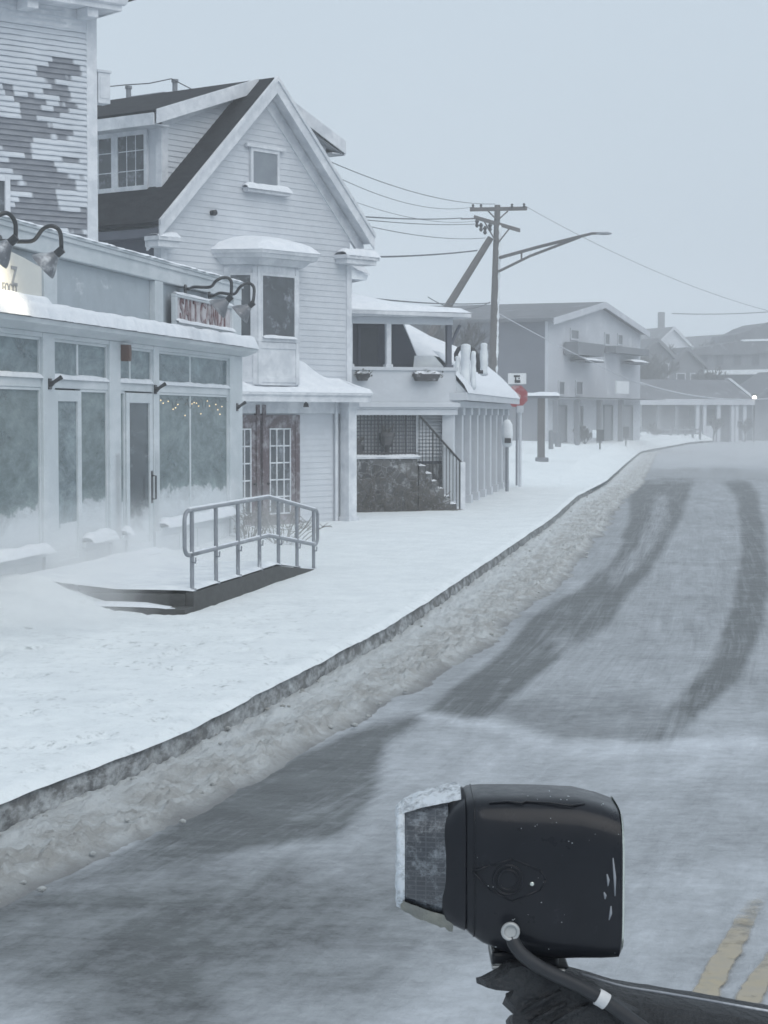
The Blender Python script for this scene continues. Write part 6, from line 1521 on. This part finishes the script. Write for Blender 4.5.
# ragged clamp and rags under the foot
def rag(pts, n0, n1, sd):
    rd = random.Random(sd); ctr = (sum(p[0] for p in pts) / len(pts), sum(p[1] for p in pts) / len(pts))
    rows = []
    for k, (s_, n_) in enumerate(((.86, n0), (1.0, n0 + .25 * (n1 - n0)), (1.02, n0 + .75 * (n1 - n0)), (.8, n1))):
        row = []
        for i, p in enumerate(pts):
            q = (ctr[0] + (p[0] - ctr[0]) * s_ + rd.uniform(-1.5, 1.5), ctr[1] + (p[1] - ctr[1]) * s_ + rd.uniform(-1.5, 1.5)); row.append(tuple(AT(q[0], q[1], YL - n_)))
        rows.append(row)
    return MB().rings(rows)
cl1 = [(478, 984), (477, 979), (484, 975), (494, 972), (502, 967), (506, 961), (520, 960), (548, 964), (566, 975), (600, 990), (640, 1012), (660, 1060), (530, 1060), (514, 1040), (508, 1030), (507, 1020), (514, 1014), (504, 1004), (507, 994), (513, 990), (498, 989), (488, 987)]
o = obj('clamp', rag(cl1, -.03, .062, 4), m_arm, pa, smooth='auto')
for i, (p0, p1) in enumerate((((522, 1012), (560, 992)), ((530, 1024), (566, 1003)), ((552, 1024), (590, 1004)))):
    obj('tape_fold', MB().tube([LP(*p0, .062), LP((p0[0] + p1[0]) / 2, (p0[1] + p1[1]) / 2 - 1, .066), LP(*p1, .062)], .0022, 6), m_arm, pa, smooth=True)
obj('pale_rim', MB().tube(cr_s([LP(px, np.interp(px, [576, 620, 700, 768, 900], [972, 985.5, 999, 1011, 1034]), .02) for px in (580, 620, 660, 700, 740, 770, 830, 890)]), .0012, 6), m_steel, pa, smooth=True)  # thin pale line along the bar's upper edge

# ================================================================== BLOWN SNOW AT THE SHOP BASE
bsn = MB().box(S, (-9.0, 5.7), (.03, 1.95), (.12, 1.9))
bm_ = bpy.data.materials.new('ground blizzard'); bm_.use_nodes = True; n_ = bm_.node_tree; n_.nodes.clear()
ho = nd(n_, 'ShaderNodeOutputMaterial'); pv = nd(n_, 'ShaderNodeVolumePrincipled'); pv.inputs['Color'].default_value = (.985, .992, 1, 1)
nz = noise(n_, .75, 3, .55, dist=.6); rz = ramp(n_, nz, .44, .66)
tcx = nd(n_, 'ShaderNodeTexCoord'); sx_ = nd(n_, 'ShaderNodeSeparateXYZ'); n_.links.new(tcx.outputs['Generated'], sx_.inputs[0])
hg = ramp(n_, sx_.outputs[2], 0.02, .85, (1, 1, 1, 1), (0, 0, 0, 1)); hg.color_ramp.interpolation = 'EASE'
gx = nd(n_, 'ShaderNodeSeparateXYZ'); gm_ = nd(n_, 'ShaderNodeNewGeometry'); n_.links.new(gm_.outputs['Position'], gx.inputs[0])
nx_ = nd(n_, 'ShaderNodeMapRange'); n_.links.new(gx.outputs[1], nx_.inputs[0]); nx_.inputs[1].default_value = 24; nx_.inputs[2].default_value = 32; nx_.inputs[3].default_value = 1; nx_.inputs[4].default_value = .25
def mul(a, b):
    q = nd(n_, 'ShaderNodeMath', operation='MULTIPLY')
    for i, v in enumerate((a, b)):
        if isinstance(v, (int, float)): q.inputs[i].default_value = v
        else: n_.links.new(v, q.inputs[i])
    return q.outputs[0]
dn = mul(mul(mul(rz.outputs[0], hg.outputs[0]), nx_.outputs[0]), 0.75)
n_.links.new(dn, pv.inputs['Density']); n_.links.new(pv.outputs[0], ho.inputs['Volume'])
tag(obj('blowing_snow', bsn, bm_), 'gust of blown snow swirling along the foot of the shop front', 'blown snow', kind='stuff')
b2 = MB().box(WORLD, (4.5, 40), (-128, -66), (.1, 4.6)); m2_ = bm_.copy(); m2_.name = 'far ground blizzard'
for q_ in m2_.node_tree.nodes:
    if q_.type == 'TEX_NOISE': q_.inputs['Scale'].default_value = .16
    if q_.type == 'MATH' and not q_.inputs[1].is_linked and abs(q_.inputs[1].default_value - .75) < 1e-4: q_.inputs[1].default_value = .027
    if q_.type == 'MAP_RANGE': q_.inputs[4].default_value = 1.0
tag(obj('blowing_snow', b2, m2_), 'low white ground blizzard drifting over the far snow field and bend', 'blown snow', kind='stuff')
sc.cycles.volume_step_rate = 1.0; sc.cycles.volume_max_steps = 256
